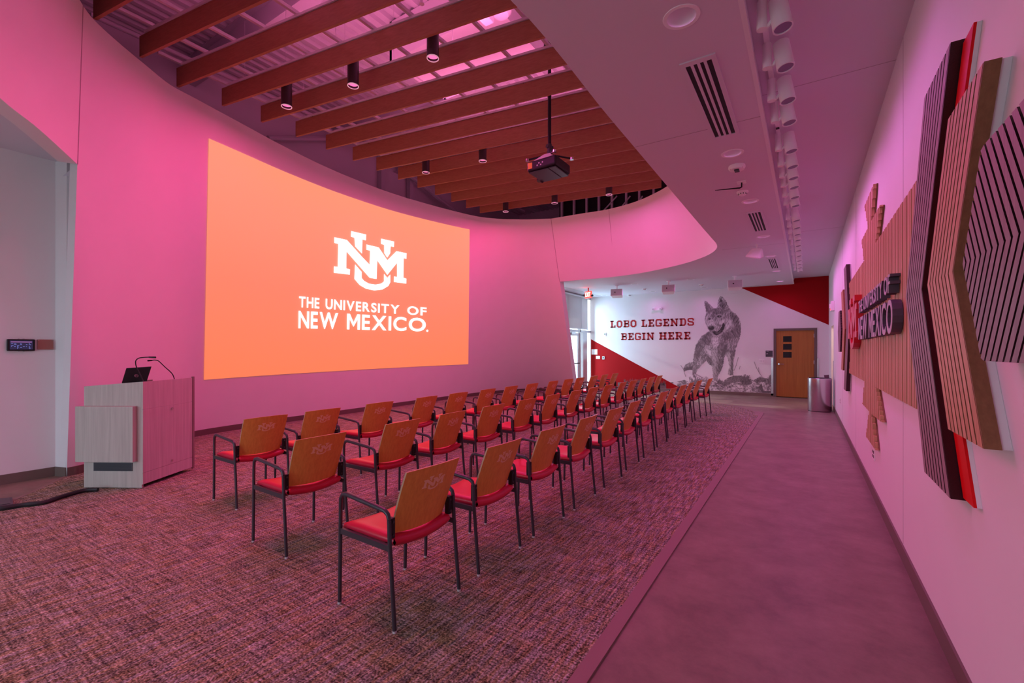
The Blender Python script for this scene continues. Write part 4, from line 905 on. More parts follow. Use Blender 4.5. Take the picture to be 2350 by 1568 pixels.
# ---- wolf photograph printed on the wall
def paint_wolf():
    x0, x1, z0, z1 = -4.25, -.88, .11, 3.38
    W_, H2 = 440, 430
    gx = np.linspace(x0, x1, W_); gz = np.linspace(z0, z1, H2); X, Z = np.meshgrid(gx, gz)
    # print coordinates: the picture's own frame, 1447 x 1568 units
    d = -X * SA + WY * CA; U = ((1175 + FPX * (X * CA + WY * SA) / d) - 1560) * 6.03; V = ((HZ - FPX * (Z - EYE) / d) - 660) * 6.03
    rng = np.random.RandomState(3)
    def vnoise(sx, sy, ang=0):
        a = math.radians(ang); P = (U * math.cos(a) + V * math.sin(a)) / sx + 500; Q = (-U * math.sin(a) + V * math.cos(a)) / sy + 500
        g = rng.rand(256, 256); i, j = np.floor(P).astype(int), np.floor(Q).astype(int); f, h = P - i, Q - j; f = f * f * (3 - 2 * f); h = h * h * (3 - 2 * h)
        G = lambda a_, b_: g[a_ % 256, b_ % 256]
        return (G(i, j) * (1 - f) + G(i + 1, j) * f) * (1 - h) + (G(i, j + 1) * (1 - f) + G(i + 1, j + 1) * f) * h
    def inside(poly):
        r = np.zeros(U.shape, bool); n = len(poly)
        for k in range(n):
            (xa, ya), (xb, yb) = poly[k], poly[(k + 1) % n]
            if ya == yb: continue
            c = ((ya > V) != (yb > V)) & (U < (xb - xa) * (V - ya) / (yb - ya) + xa); r ^= c
        return r.astype(float)
    def blur(m, k):
        for _ in range(k):
            m = (m + np.roll(m, 1, 0) + np.roll(m, -1, 0) + np.roll(m, 1, 1) + np.roll(m, -1, 1)) / 5
        return m
    ink = np.ones(U.shape)
    def put(mask, val, op=1.0):
        nonlocal ink
        ink = ink * (1 - mask * op) + val * mask * op
    fine = vnoise(9, 9); fur = vnoise(6, 30, 18); fur2 = vnoise(7, 34, -24); big = vnoise(70, 80); mid_ = vnoise(26, 40, 10)
    body = [(345, 185), (370, 190), (420, 235), (470, 290), (500, 285), (520, 270), (530, 190), (548, 140), (572, 118), (600, 135), (640, 190), (665, 240), (680, 285), (720, 330), (770, 360), (810, 410), (835, 470), (848, 550), (845, 620), (830, 700), (800, 780), (775, 850), (765, 930), (745, 1000), (740, 1080), (742, 1215), (690, 1218), (668, 1200), (672, 1150), (690, 1100), (665, 990), (640, 920), (625, 950), (610, 1000), (600, 1090), (560, 1170), (530, 1230), (520, 1300), (470, 1300), (460, 1200), (452, 1110), (440, 1088), (400, 1060), (370, 1010), (330, 1050), (290, 1090), (240, 1140), (205, 1250), (183, 1240), (172, 1140), (110, 1145), (60, 1165), (48, 1120), (75, 1070), (130, 1040), (183, 1030), (190, 950), (205, 870), (225, 790), (270, 720), (310, 665), (370, 630), (405, 600), (395, 570), (380, 545), (360, 510), (350, 470), (347, 430), (360, 390), (365, 350), (355, 290), (342, 240)]
    jit = (vnoise(10, 10) - .5) * 10
    U0, V0 = U.copy(), V.copy(); U, V = U + jit, V + jit[::-1]
    B = blur(inside(body), 1)
    put(B, .50 + .34 * (fur - .5) + .20 * (big - .5) + .22 * (fine - .5))
    def patch(poly, val, op=.9, k=5, tex=None):
        m = blur(inside(poly), k) * B; put(m, val + (0 if tex is None else .45 * (tex - .5)), op)
    # coat: dark saddle and neck ruff, pale chest, belly and inner legs
    patch([(400, 610), (440, 640), (420, 800), (330, 790), (300, 720), (330, 660)], .33, .7, 8, fur2)
    patch([(560, 660), (700, 600), (780, 520), (840, 520), (846, 640), (800, 760), (720, 700), (640, 720)], .34, .75, 7, fur2)
    patch([(690, 330), (770, 370), (830, 470), (790, 560), (740, 470), (700, 420)], .33, .7, 6, fur)
    patch([(225, 800), (290, 730), (330, 800), (300, 930), (240, 1000), (200, 950)], .36, .6, 8, fur2)
    patch([(450, 690), (530, 690), (540, 800), (490, 850), (450, 790)], .80, .85, 7, fine)
    patch([(360, 850), (430, 870), (440, 950), (400, 930)], .86, .8, 5)
    patch([(640, 730), (760, 690), (820, 700), (770, 840), (700, 880), (650, 820)], .58, .7, 7, fur)
    patch([(560, 760), (650, 760), (630, 860), (560, 920), (540, 860)], .40, .6, 6, fur2)
    patch([(620, 800), (660, 780), (640, 900), (600, 960), (560, 960)], .26, .7, 5)
    patch([(445, 870), (520, 880), (530, 1280), (468, 1290)], .62, .7, 5, fur2)
    patch([(500, 900), (545, 900), (535, 1240), (515, 1260)], .44, .6, 4, fur2)
    patch([(545, 985), (615, 985), (600, 1090), (540, 1210), (530, 1150)], .34, .85, 3, fur2)
    patch([(640, 900), (690, 880), (720, 1200), (690, 1210)], .70, .6, 4, fur2)
    patch([(700, 900), (765, 860), (745, 1010), (738, 1215), (690, 1215), (700, 1100)], .38, .75, 4, fur2)
    patch([(370, 950), (440, 980), (445, 1085), (400, 1060)], .32, .8, 4, fur2)
    patch([(185, 1020), (235, 1010), (225, 1120), (205, 1240), (185, 1230)], .55, .7, 4, fur2)
    patch([(55, 1110), (180, 1090), (172, 1140), (60, 1165)], .24, .8, 4)
    patch([(80, 1070), (180, 1040), (178, 1080), (70, 1110)], .44, .7, 4, fur)
    # head
    patch([(365, 380), (470, 300), (540, 300), (660, 330), (720, 440), (650, 560), (560, 620), (450, 610), (360, 500)], .52, .6, 7, fur)
    patch([(470, 290), (560, 285), (650, 320), (600, 360), (520, 370), (470, 420), (430, 400)], .34, .75, 5, fur2)
    patch([(385, 330), (430, 300), (455, 310), (400, 370)], .28, .7, 3)
    patch([(395, 455), (455, 440), (500, 520), (490, 590), (410, 580), (385, 520)], .74, .8, 5, fine)
    patch([(540, 470), (640, 440), (735, 450), (690, 540), (620, 620), (600, 600), (620, 500), (560, 520)], .72, .75, 6, fur)
    patch([(495, 440), (560, 440), (610, 480), (560, 530), (510, 560)], .62, .6, 4, fur)
    patch([(350, 420), (380, 400), (395, 480), (380, 540), (358, 500)], .62, .6, 4, fur)
    patch([(362, 212), (395, 240), (445, 305), (400, 335), (372, 350), (365, 290)], .34, .85, 4, fur)
    patch([(395, 270), (430, 305), (395, 330)], .55, .7, 3); patch([(362, 240), (385, 260), (380, 330), (366, 320)], .25, .8, 3)
    patch([(560, 160), (600, 185), (640, 260), (630, 300), (580, 280), (548, 250)], .24, .85, 5, fur)
    patch([(640, 245), (672, 270), (650, 310), (615, 305)], .60, .6, 3, fine)
    # mouth, tongue, teeth
    patch([(612, 485), (628, 520), (610, 580), (560, 640), (510, 662), (470, 650), (452, 612), (480, 604), (530, 600), (572, 555), (596, 505)], .10, 1, 2)
    patch([(490, 625), (540, 612), (580, 580), (560, 630), (515, 650)], .30, .9, 2)
    for q in ((520, 602, 7), (537, 590, 7), (553, 577, 7), (566, 560, 6), (578, 540, 6), (510, 612, 5)): put(np.exp(-((U0 - q[0]) ** 2 + (V0 - q[1]) ** 2) / q[2] ** 2), .92, .8)
    patch([(455, 655), (520, 668), (600, 620), (580, 660), (500, 690)], .62, .7, 3)
    # nose and eyes
    def ell(cx, cy, rx, ry, val, soft=.25):
        r = np.sqrt(((U0 - cx) / rx) ** 2 + ((V0 - cy) / ry) ** 2); put(np.clip((1 + soft - r) / (2 * soft), 0, 1), val)
    ell(437, 560, 42, 30, .09); ell(425, 545, 20, 8, .38); ell(415, 572, 9, 6, .02)
    ell(411, 432, 26, 24, .62); ell(410, 433, 17, 15, .14); ell(406, 430, 6, 6, .5)
    ell(548, 400, 44, 28, .56); ell(546, 401, 31, 15, .12); ell(552, 399, 9, 8, .42)
    # rocks and brush along the foot
    U, V = U0, V0
    top_r = np.interp(U, [-300, -60, 0, 60, 130, 200, 330, 420, 520, 600, 660, 740, 860, 1000, 1090, 1180, 1240, 1330], [1325, 1300, 1290, 1275, 1300, 1330, 1320, 1280, 1290, 1290, 1250, 1215, 1222, 1290, 1240, 1250, 1260, 1230])
    rk = np.clip((V - top_r) / 10, 0, 1)
    r1, r2, r3 = vnoise(60, 40), vnoise(22, 14, 20), vnoise(8, 8)
    put(rk, np.clip(.66 + .75 * (r1 - .5) + .55 * (r2 - .5) + .35 * (r3 - .5), .12, .95))
    sh = inside([(560, 1350), (640, 1290), (740, 1225), (860, 1218), (890, 1260), (800, 1310), (700, 1340), (620, 1365)]); put(blur(sh, 2), .34 + .3 * (r3 - .5), .9)
    for poly in ([(550, 1430), (640, 1360), (740, 1320), (900, 1345), (960, 1390), (900, 1470), (560, 1470)], [(950, 1360), (1020, 1305), (1075, 1320), (1100, 1400), (1080, 1470), (950, 1460)]):
        put(blur(inside(poly), 3), np.clip(.68 + .5 * (r2 - .5) + .4 * (r3 - .5) + .3 * (r1 - .5), .2, .95), .85)
    put(blur(inside([(1085, 1380), (1130, 1330), (1160, 1430), (1300, 1440), (1300, 1455), (1150, 1475)]), 2), .14, .85)
    def bush(cx, cy, rx, ry, n, val):
        for k in range(n):
            a = rng.uniform(-PI, 0); r = rng.uniform(.3, 1); ex, ey = cx + rx * r * math.cos(a), cy + ry * r * math.sin(a); bx = cx + rng.uniform(-.5, .5) * rx
            t_ = np.clip(((U - bx) * (ex - bx) + (V - cy) * (ey - cy)) / ((ex - bx) ** 2 + (ey - cy) ** 2 + 1e-6), 0, 1); dd = np.hypot(U - bx - t_ * (ex - bx), V - cy - t_ * (ey - cy))
            put(np.clip(1.5 - dd / 5, 0, 1), val + rng.uniform(-.1, .25), .75)
    bush(200, 1360, 120, 150, 60, .30); bush(330, 1300, 90, 70, 26, .45); bush(545, 1330, 60, 70, 36, .22); bush(910, 1340, 110, 140, 90, .18); bush(1110, 1300, 90, 70, 40, .22); bush(1255, 1330, 60, 120, 70, .25)
    for pts in ([(1030, 1030), (1060, 1110), (1100, 1180), (1140, 1240)], [(15, 1080), (50, 1130), (80, 1230)], [(1090, 1110), (1095, 1160), (1110, 1200)], [(215, 1195), (270, 1225), (320, 1250)], [(810, 970), (780, 1080), (750, 1150)], [(835, 1090), (825, 1130)]):
        for (xa, ya), (xb, yb) in zip(pts, pts[1:]):
            t_ = np.clip(((U - xa) * (xb - xa) + (V - ya) * (yb - ya)) / ((xb - xa) ** 2 + (yb - ya) ** 2), 0, 1); dd = np.hypot(U - xa - t_ * (xb - xa), V - ya - t_ * (yb - ya)); put(np.clip(1.4 - dd / 4.5, 0, 1), .38, .8)
    ink = np.where(B > .5, .47 + (ink - .47) * 1.32, ink); ink = np.clip(ink, .03, 1.0)
    return gx, gz, ink
gx, gz, ink = paint_wolf()
def mural_mesh():
    H2, W_ = ink.shape
    need = ink < .985
    fm = need[:-1, :-1] | need[1:, :-1] | need[:-1, 1:] | need[1:, 1:]
    idx = np.arange(H2 * W_).reshape(H2, W_); jj, ii = np.nonzero(fm)
    f = np.stack([idx[jj, ii], idx[jj, ii + 1], idx[jj + 1, ii + 1], idx[jj + 1, ii]], 1)
    used, inv = np.unique(f, return_inverse=True); f = inv.reshape(f.shape)
    X, Z = np.meshgrid(gx, gz); x, z = X.ravel()[used], Z.ravel()[used]
    ox, oz = -2.5, .11
    me = bpy.data.meshes.new('wolf_mural'); me.from_pydata(np.stack([x - ox, np.zeros_like(x), z - oz], 1).tolist(), [], f.tolist())
    ca = me.color_attributes.new('ink', 'FLOAT_COLOR', 'POINT'); c = ink.ravel()[used]
    ca.data.foreach_set('color', np.stack([c, c, c, np.ones_like(c)], 1).astype(np.float32).ravel())
    m, n, L, b = nt('printed_mural'); at = n.new('ShaderNodeVertexColor'); at.layer_name = 'ink'
    cr = n.new('ShaderNodeValToRGB'); cr.color_ramp.elements[0].color = (.035, .030, .034, 1); cr.color_ramp.elements[1].color = (.80, .79, .80, 1)
    q = cr.color_ramp.elements.new(.45); q.color = (.235, .22, .225, 1)
    L.new(at.outputs['Color'], cr.inputs['Fac']); L.new(cr.outputs['Color'], b.inputs['Base Color']); b.inputs['Roughness'].default_value = .6
    me.materials.append(m)
    o = bpy.data.objects.new('wolf_mural', me); COL.objects.link(o); o.location = (ox, WY - .003, oz)
    return tag(o, 'grey photographic mural of a standing wolf above rocks on the far wall', 'mural')
mural_mesh()
# grass and brush line printed over the foot of the low red triangle
def brush_line():
    rng = random.Random(5); b = MB()
    for k in range(150):
        x = rng.uniform(-5.75, -4.25); h = rng.uniform(.03, .16); lean = rng.uniform(-.06, .06); z = .30 + rng.uniform(-.06, .02)
        b.flat([(x - .012, WY - .0065, z - .05), (x + .012, WY - .0065, z - .05), (x + lean, WY - .0065, z + h)])
    xs_ = np.linspace(-6.0, -4.2, 30); b.grid([[(x, WY - .006, .112) for x in xs_], [(x, WY - .006, .25 + .03 * math.sin(x * 7) + .02 * math.sin(x * 17)) for x in xs_]])
    tag(b.build('printed_brush', M['brushprint']), 'printed grey scrub along the foot of the low red triangle', 'mural', kind='stuff')
M['brushprint'] = mat('scrub_print', (.16, .085, .09), .6, noise=.5, nscale=40)
brush_line()

# plates, signs and guards on the far wall
def plate(name, x0, x1, z0, z1, m, label, cat, dpt=.012, y=WY):
    t = thing(name, ((x0 + x1) / 2, y - dpt, z0), label, cat); bevel(MB().box((x0, y - dpt, z0), (x1, y, z1)).build('plate', M[m], t), .003); return t
t = plate('room_sign', -1.083, -.885, 1.275, 1.475, 'plaque', 'dark square room sign left of the wooden door', 'sign')
b = MB(); b.box((-1.06, WY - .0135, 1.44), (-.99, WY - .011, 1.448)); b.box((-1.06, WY - .0135, 1.37), (-1.02, WY - .011, 1.385)); b.box((-1.06, WY - .0135, 1.355), (-1.03, WY - .011, 1.362)); b.build('raised_text', M['steel_grey'], t)
t = plate('switch_plate', -1.268, -1.12, 1.07, 1.20, 'plastic', 'white light switch plate under the dark room sign', 'switch')
for k in range(3): MB().box((-1.25 + k * .045, WY - .017, 1.105), (-1.225 + k * .045, WY - .011, 1.165)).build('switch', M['rail'], t)
t = plate('thermostat', -6.55, -6.465, 2.02, 2.155, 'plastic', 'small white wall unit left of BEGIN HERE', 'thermostat', .03); MB().box((-6.53, WY - .033, 2.08), (-6.485, WY - .029, 2.13)).build('display', M['darkgrey'], t)
t = plate('notice', -7.06, -6.82, 1.315, 1.515, 'plastic', 'larger white notice on the low red triangle by the entrance', 'notice', .006, WY - .0075); MB().box((-7.0, WY - .0145, 1.40), (-6.88, WY - .0132, 1.41)).build('line', M['rail'], t)
t = plate('notice', -6.875, -6.715, 1.145, 1.262, 'plastic', 'smaller white notice below the larger one on the red triangle', 'notice', .006, WY - .0075); MB().box((-6.84, WY - .0145, 1.2), (-6.75, WY - .0132, 1.208)).build('line', M['rail'], t)
t = plate('card_reader', -6.61, -6.515, 1.13, 1.25, 'steel_grey', 'small dark card reader on the low red triangle', 'card reader', .03, WY - .0075); MB().box((-6.59, WY - .041, 1.16), (-6.55, WY - .037, 1.22)).build('pad', M['black'], t)
for x, lb in ((-.90, 'steel corner guard left of the wooden door'), (.305, 'steel corner guard right of the wooden door behind the bin')):
    tag(MB().box((x - .03, WY - .012, .04 if x < 0 else .11), (x + .03, WY, 1.24)).build('corner_guard', M['steel']), lb, 'corner guard')
tag(MB().box((WX - .012, 13.90, .11), (WX, 13.975, 1.22)).build('corner_guard', M['steel']), 'steel corner guard at the edge of the lit doorway', 'corner guard')
# right wall outlets
def outlet(y, z, label, k=1):
    t = thing('outlet', (WX - .008, y, z), label, 'outlet'); bevel(MB().box((WX - .007, y - .04 * k, z), (WX, y + .04 * k, z + .12)).build('plate', M['plastic'], t), .002)
    for q in range(k):
        yy = y + (q - (k - 1) / 2) * .07
        for dz in (.03, .075): MB().box((WX - .010, yy - .015, z + dz - .008), (WX - .006, yy + .015, z + dz + .018)).build('socket', M['darkgrey'], t)
outlet(11.25, .41, 'small outlet low on the right wall near the bin')
outlet(5.90, .38, 'double outlet low on the right wall below the stepped panel', 2)

# waste bin
bx, by = .285, 13.44
t = thing('waste_bin', (bx, by, 0), 'round brushed steel waste bin by the lit doorway', 'bin')
b = MB(); b.lathe((bx, by, 0), [(.0, .012), (.243, .012), (.247, .02), (.247, .80), (.240, .808), (.225, .80), (.225, .70), (0, .70)], 48); b.build('body', M['steel'], t, smooth=True)
b = MB(); b.lathe((bx, by, 0), [(.0, .0), (.235, .0), (.235, .013), (0, .013)], 40); b.build('base', M['black'], t, smooth=True)
b = MB(); b.lathe((bx, by, 0), [(.223, .70), (.223, .812), (.13, .806), (.13, .72)], 36); b.build('liner_ring', M['black'], t, smooth=True)
b = MB(); b.hexa([(bx + .10, by + .06, .80), (bx + .19, by + .02, .80), (bx + .20, by + .05, .80), (bx + .11, by + .09, .80)], [(bx + .09, by + .10, .88), (bx + .18, by + .06, .89), (bx + .19, by + .08, .89), (bx + .10, by + .12, .88)]); b.build('flap', M['darkgrey'], t)

# ------------------------------------------------------------------ slatted artwork on the right wall
ZM = 1.825
def clip_intervals(poly, y):
    zs_ = []
    for i in range(len(poly)):
        (a, c), (d, e) = poly[i], poly[(i + 1) % len(poly)]
        if (a > y) != (d > y): zs_.append(c + (e - c) * (y - a) / (d - a))
    zs_.sort(); return list(zip(zs_[::2], zs_[1::2]))
PANEL = [(3.365, 2.50), (5.43, 2.50), (5.133, 2.775), (5.784, 2.785), (5.57, 3.10), (6.383, 3.10), (6.055, 2.785), (6.709, 2.78), (6.447, 2.50), (8.515, 2.50), (8.160, ZM),
         (8.515, 1.150), (6.40, 1.150), (6.62, .875), (5.96, .865), (6.25, .558), (5.44, .558), (5.73, .862), (5.03, .875), (5.404, 1.150), (3.365, 1.150), (3.720, ZM)]
art = thing('stepped_slat_panel', (WX, 5.94, .55), 'wide tan ribbed wood panel with stepped outline behind the wall lettering', 'wall art')
b = MB(); b.prism([(.572, y, z) for y, z in PANEL], (.012, 0, 0)); b.build('backing', M['slatside'], art)
y = 3.36; k = 0
while y < 8.50:
    b = MB(); w_ = .0405 if k % 4 else .034
    for z0, z1 in clip_intervals(PANEL, y + w_ / 2): b.box((.548 + (.003 if k % 3 == 0 else 0), y, z0), (.572, y + w_, z1))
    if b.v: b.m = [0 if i_ % 6 == 5 else 1 for i_ in range(len(b.f))]; b.build('slat', [M['slattan2' if (k * 7) % 4 == 0 else 'slattan'], M['slattan']], art)
    y += .0505; k += 1
def chevron(name, label, nr, fr, mnr, mfr, z0, z1, x0, x1, nslat, mface, mside, slat_gap, white=True, mirror=False, parity=0):
    """nr/fr: near and far edge (along the wall) at the ends; mnr/mfr: the same at mid height"""
    q = (lambda y: 11.88 - y) if mirror else (lambda y: y)
    red_ = name == 'red_chevron'; t = thing(name, (WX, q((nr + mfr) / 2), z0), label, 'wall art', 'slatted chevrons on the right wall')
    def band(a0, a1, xa, xb, nm, m, zz0=z0, zz1=z1):   # a: fraction across, 0 near .. 1 far
        E_ = lambda a: q(nr + (fr - nr) * a); D_ = lambda a: q(mnr + (mfr - mnr) * a)
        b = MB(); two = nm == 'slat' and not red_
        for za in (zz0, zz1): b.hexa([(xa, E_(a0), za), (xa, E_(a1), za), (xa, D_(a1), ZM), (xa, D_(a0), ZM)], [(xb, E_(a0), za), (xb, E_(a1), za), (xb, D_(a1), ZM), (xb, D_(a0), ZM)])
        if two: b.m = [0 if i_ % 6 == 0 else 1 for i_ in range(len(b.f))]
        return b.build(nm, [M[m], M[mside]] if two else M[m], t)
    xc = x0 + (.003 if red_ else .022)
    band(0, 1, xc, x1, 'core', mside)
    if white: band(0, white, x1, WX - .0005, 'standoff', 'white')
    if not red_: band(-.022, 0, x0 + .001, x1, 'side_panel', mside); band(1, 1.022, x0 + .001, x1, 'side_panel', mside)
    pitch = 1.0 / nslat
    for k in range(nslat):
        a0 = k * pitch + (0 if k == 0 else pitch * slat_gap); band(a0, (k + 1) * pitch, x0, xc, 'slat', mface if isinstance(mface, str) else mface[k % 2])
    return t
for mir, wh in ((False, 'near'), (True, 'far')):
    chevron('slat_chevron', 'grey-violet slatted chevron with wine edge at the %s side of the panel' % wh, 2.672, 3.17, 3.25, 3.70, .86, 2.82, .522, .571, 8, 'slatpur', 'wine', .27, 1, mir)
    chevron('red_chevron', 'flat glossy red chevron strip beside the %s grey-violet chevron' % wh, 2.512, 2.655, 3.085, 3.232, .872, 2.80, .5605, .5705, 1, 'artred', 'artred', 0, 1, mir)
    chevron('slat_chevron', 'tan oak slatted chevron outside the %s grey-violet one' % wh, 2.197, 2.65, 2.585, 3.045, 1.16, 2.488, .5125, .558, 8, ('slattan', 'slattan2'), 'slatside', .26, .68, mir)
    q = (lambda y: 11.88 - y) if mir else (lambda y: y)
    t = thing('slat_hexagon', (WX, q(1.9), 1.46), 'umber slatted panel ending the artwork on its %s side' % wh, 'wall art', 'umber end panels of the artwork')
    zt_, zb_ = 2.185, 1.463
    far = lambda z: 2.378 - .60 * abs(z - ZM)
    near_ = lambda z: 1.50 + .66 * abs(z - ZM)
    outl = [(far(zb_), zb_), (2.378, ZM), (far(zt_), zt_), (near_(zt_), zt_), (1.50, ZM), (near_(zb_), zb_)]
    b = MB(); b.prism([(.524, q(y), z) for y, z in outl], (.038, 0, 0)); b.build('core', M['wine'], t)
    b = MB(); b.prism([(.562, q(y), z) for y, z in outl], (.0235, 0, 0)); b.build('standoff', M['white'], t)
    k = 0
    while True:
        ya, yb = 1.50 + k * .0562, 1.50 + k * .0562 + .040; k += 1
        if ya > 2.37: break
        b = MB()
        for sgn, ze in ((1, zt_), (-1, zb_)):
            # slat leans away from mid height; stop at the far edge
            L_ = lambda y0: min(abs(ze - ZM), max(0, (2.378 - y0) / 1.26))
            la, lb = L_(ya), L_(min(yb, 2.378)); yb2 = min(yb, 2.378)
            if la <= .005: continue
            P = [(ya, ZM), (yb2, ZM), (yb2 + .66 * lb, ZM + sgn * lb), (ya + .66 * la, ZM + sgn * la)]
            b.hexa([(.500, q(y_), z_) for y_, z_ in P], [(.524, q(y_), z_) for y_, z_ in P])
        if b.v: b.m = [0 if i_ % 6 == 0 else 1 for i_ in range(len(b.f))]; b.build('slat', [M['slatdark'], M['wine']], t)
# standing letters and monogram
XF, XB = .488, .5465
def standing(txt, wd, gap, y0, y1, z0, hh, label):
    t = thing('standing_lettering', (XB, (y0 + y1) / 2, z0), label, 'lettering', 'standing letters on the stepped panel')
    L_, W_ = text_line(txt, wd, gap, .5)
    for ch, v, f, r in L_:
        P = lambda xx: [(xx, y0 + (y1 - y0) * x / W_, z0 + hh * yv) for x, yv in v]
        b = MB(); solid(b, P(XF + .003), P(XB), f, r); o = b.build('letter', M['lettergrey'], t)
        b = MB(); solid(b, P(XF), P(XF + .003), f, r); b.build('letter_face', M['letterface'], o)
standing('THE UNIVERSITY OF', .010, .17, 6.30, 4.07, 1.90, .128, 'dark standing letters reading THE UNIVERSITY OF on the ribbed panel')
standing('NEW MEXICO', .010, .15, 6.30, 3.96, 1.612, .235, 'dark standing letters reading NEW MEXICO on the ribbed panel')
t = thing('standing_monogram', (XB, 6.95, 1.5), 'red standing monogram left of the dark letters on the ribbed panel', 'lettering')
for i, poly in enumerate(LOGO):
    P = lambda x: [(x, 7.62 - 1.24 * p[0], 1.645 + .385 * p[1]) for p in poly]
    o = MB().prism(P(XF - .008), (XB - XF + .008, 0, 0)).build('letter', M['lred'], t); MB().prism(P(XF - .011), (.003, 0, 0)).build('letter_face', M['lredface'], o)

# ------------------------------------------------------------------ lectern and what stands on it
A_ = Vector((-6.542, 1.619, 0)); Bq = Vector((-5.99, 1.958, 0)); fx = (Bq - A_).normalized(); sx = Vector((-fx.y, fx.x, 0)); wF = (Bq - A_).length; dS = .765
def LP(a, s, z): p = A_ + fx * a + sx * s; return (p.x, p.y, z + .0)
def lbox(b, a0, a1, s0, s1, z0, z1): return b.hexa([LP(a0, s0, z0), LP(a1, s0, z0), LP(a1, s1, z0), LP(a0, s1, z0)], [LP(a0, s0, z1), LP(a1, s0, z1), LP(a1, s1, z1), LP(a0, s1, z1)])
t = thing('lectern', LP(wF / 2, dS / 2, .009), 'pale oak laminate lectern standing at the carpet corner', 'lectern')
b = MB(); b.hexa([LP(0, 0, .015), LP(wF - .012, 0, .015), LP(wF - .012, .02, .015), LP(0, .02, .015)], [LP(0, 0, 1.105), LP(wF - .012, 0, 1.155), LP(wF - .012, .02, 1.155), LP(0, .02, 1.105)]); b.build('front_panel', M['lam'], t)
for s0, z0, z1, nm in ((.004, .86, 1.155, 'upper_panel'), (.004, .175, .857, 'door'), (.004, .05, .172, 'plinth_panel')):
    o = lbox(MB(), wF - .012, wF, 0, dS - .035, z0, z1).build(nm, M['lam'], t)
    if nm == 'door':
        for z in (.82, .215):
            p0, p1 = Vector(LP(wF, .40, z)), Vector(LP(wF + .012, .40, z)); MB().cyl(p0, p1, .011, 14).build('lock', M['chrome'], o)
lbox(MB(), wF - .012, wF + .004, dS - .033, dS, .03, 1.168).build('edge_panel', M['lamd'], t)
b = MB(); lbox(b, 0, .018, .02, dS, .05, 1.10); b.build('side_panel', M['lam'], t); lbox(MB(), .018, wF - .012, .02, dS - .02, .05, .07).build('floor_panel', M['lamd'], t)
b = MB(); b.hexa([LP(.018, .02, 1.065), LP(wF - .012, .02, 1.110), LP(wF - .012, dS - .035, 1.115), LP(.018, dS - .035, 1.07)], [LP(.018, .02, 1.080), LP(wF - .012, .02, 1.125), LP(wF - .012, dS - .035, 1.130), LP(.018, dS - .035, 1.085)]); b.build('top', M['lam'], t)
o = lbox(MB(), -.045, wF - .065, -.055, -.001, .30, .895).build('raised_panel', M['lam'], t); bevel(o, .003)
o = lbox(MB(), .11, .535, -.006, .0, .195, .283).build('vent', M['plaque'], t)
b = MB()
for k in range(12): lbox(b, .12, .525, -.008, -.006, .200 + k * .0066, .202 + k * .0066)
b.build('louvre', M['dark'], o)
b = MB()
for a in (.08, wF - .1):
    for s in (.1, dS - .1): p0 = Vector(LP(a, s, .009)); b.cyl(p0, p0 + Vector((0, 0, .045)), .022, 12)
b.build('caster', M['black'], t)
def mic(P, head, label):
    m_ = thing('gooseneck_microphone', P[0], label, 'microphone', 'gooseneck microphones on the lectern')
    MB().tube(catmull(P, 6), .0055, 8).build('gooseneck', M['black'], m_, smooth=True); MB().tube([P[-1], head], [.008, .0105], 10).build('capsule', M['black'], m_, smooth=True)
    MB().cyl(P[0], P[0] + Vector((0, 0, .012)), .02, 14).build('base', M['black'], m_)
depth = lambda u, v, d: Vector((d * ray(u, v)[0], d * ray(u, v)[1], EYE + d * ray(u, v)[2]))
P = [depth(*c_, 5.0) for c_ in ((331, 873), (322, 860), (313, 842), (311.5, 829), (318, 822.5), (330, 820.5), (342, 820))]; P[0].z = 1.128
mic(P, depth(357, 820.5, 5.0), 'gooseneck microphone arching over the laptop')
P = [depth(*c_, 5.47) for c_ in ((401, 866), (395, 858), (378, 842), (364, 829), (355, 826.5), (349, 827.5))]; P[0].z = 1.133
mic(P, depth(339, 828, 5.43), 'gooseneck microphone at the rear corner of the lectern')
c_ = [depth(279, 879.5, 5.12), depth(337, 875, 5.20), depth(347.5, 842, 5.14), depth(289.5, 845.7, 5.06)]
t = thing('laptop', (c_[0] + c_[1]) / 2, 'open dark laptop on the lectern seen from its lid side', 'laptop')
nrm = (c_[1] - c_[0]).cross(c_[3] - c_[0]).normalized()
if nrm.dot(Vector((0, 0, EYE)) - c_[0]) < 0: nrm = -nrm
o = MB().hexa(c_, [p - nrm * .010 for p in c_]).build('lid', M['black'], t); bevel(o, .004)
cc = (c_[0] + c_[1] + c_[2] + c_[3]) / 4; ux = (c_[1] - c_[0]).normalized(); uz = (c_[3] - c_[0]).normalized(); cc = cc - uz * .012 + ux * .0
b = MB(); ring = lambda r: [cc + nrm * .001 + (ux * math.cos(a) + nrm.cross(ux) * math.sin(a)) * r for a in np.linspace(0, 2 * PI, 25)]
b.grid([ring(.015), ring(.018)])
for k, ch in enumerate('DELL'):
    e = cc + nrm * .0012 + ux * (-.0095 + k * .0048); up = nrm.cross(ux); up = up if up.z > 0 else -up
    st = {'D': [[(0, 0), (0, 1), (.6, .8), (.6, .2), (0, 0)]], 'E': [[(.6, 0), (0, 0), (0, 1), (.6, 1)], [(0, .5), (.5, .5)]], 'L': [[(0, 1), (0, 0), (.6, 0)]]}[ch]
    for s_ in st:
        for qd in stroke(s_, .22): b.add([e + ux * (p.x * .0055) + up * ((p.y - .5) * .010) for p in qd], [(0, 1, 2, 3)])
b.build('emblem', M['chrome'], o)
bk2 = Vector((-nrm.x, -nrm.y, 0)).normalized() * .19
bq = [c_[0] + bk2 * .06, c_[1] + bk2 * .06, c_[1] + bk2, c_[0] + bk2]
b = MB(); b.hexa([p + Vector((0, 0, -.008)) for p in bq], [p + Vector((0, 0, .006)) for p in bq]); b.build('keyboard_base', M['darkgrey'], t)

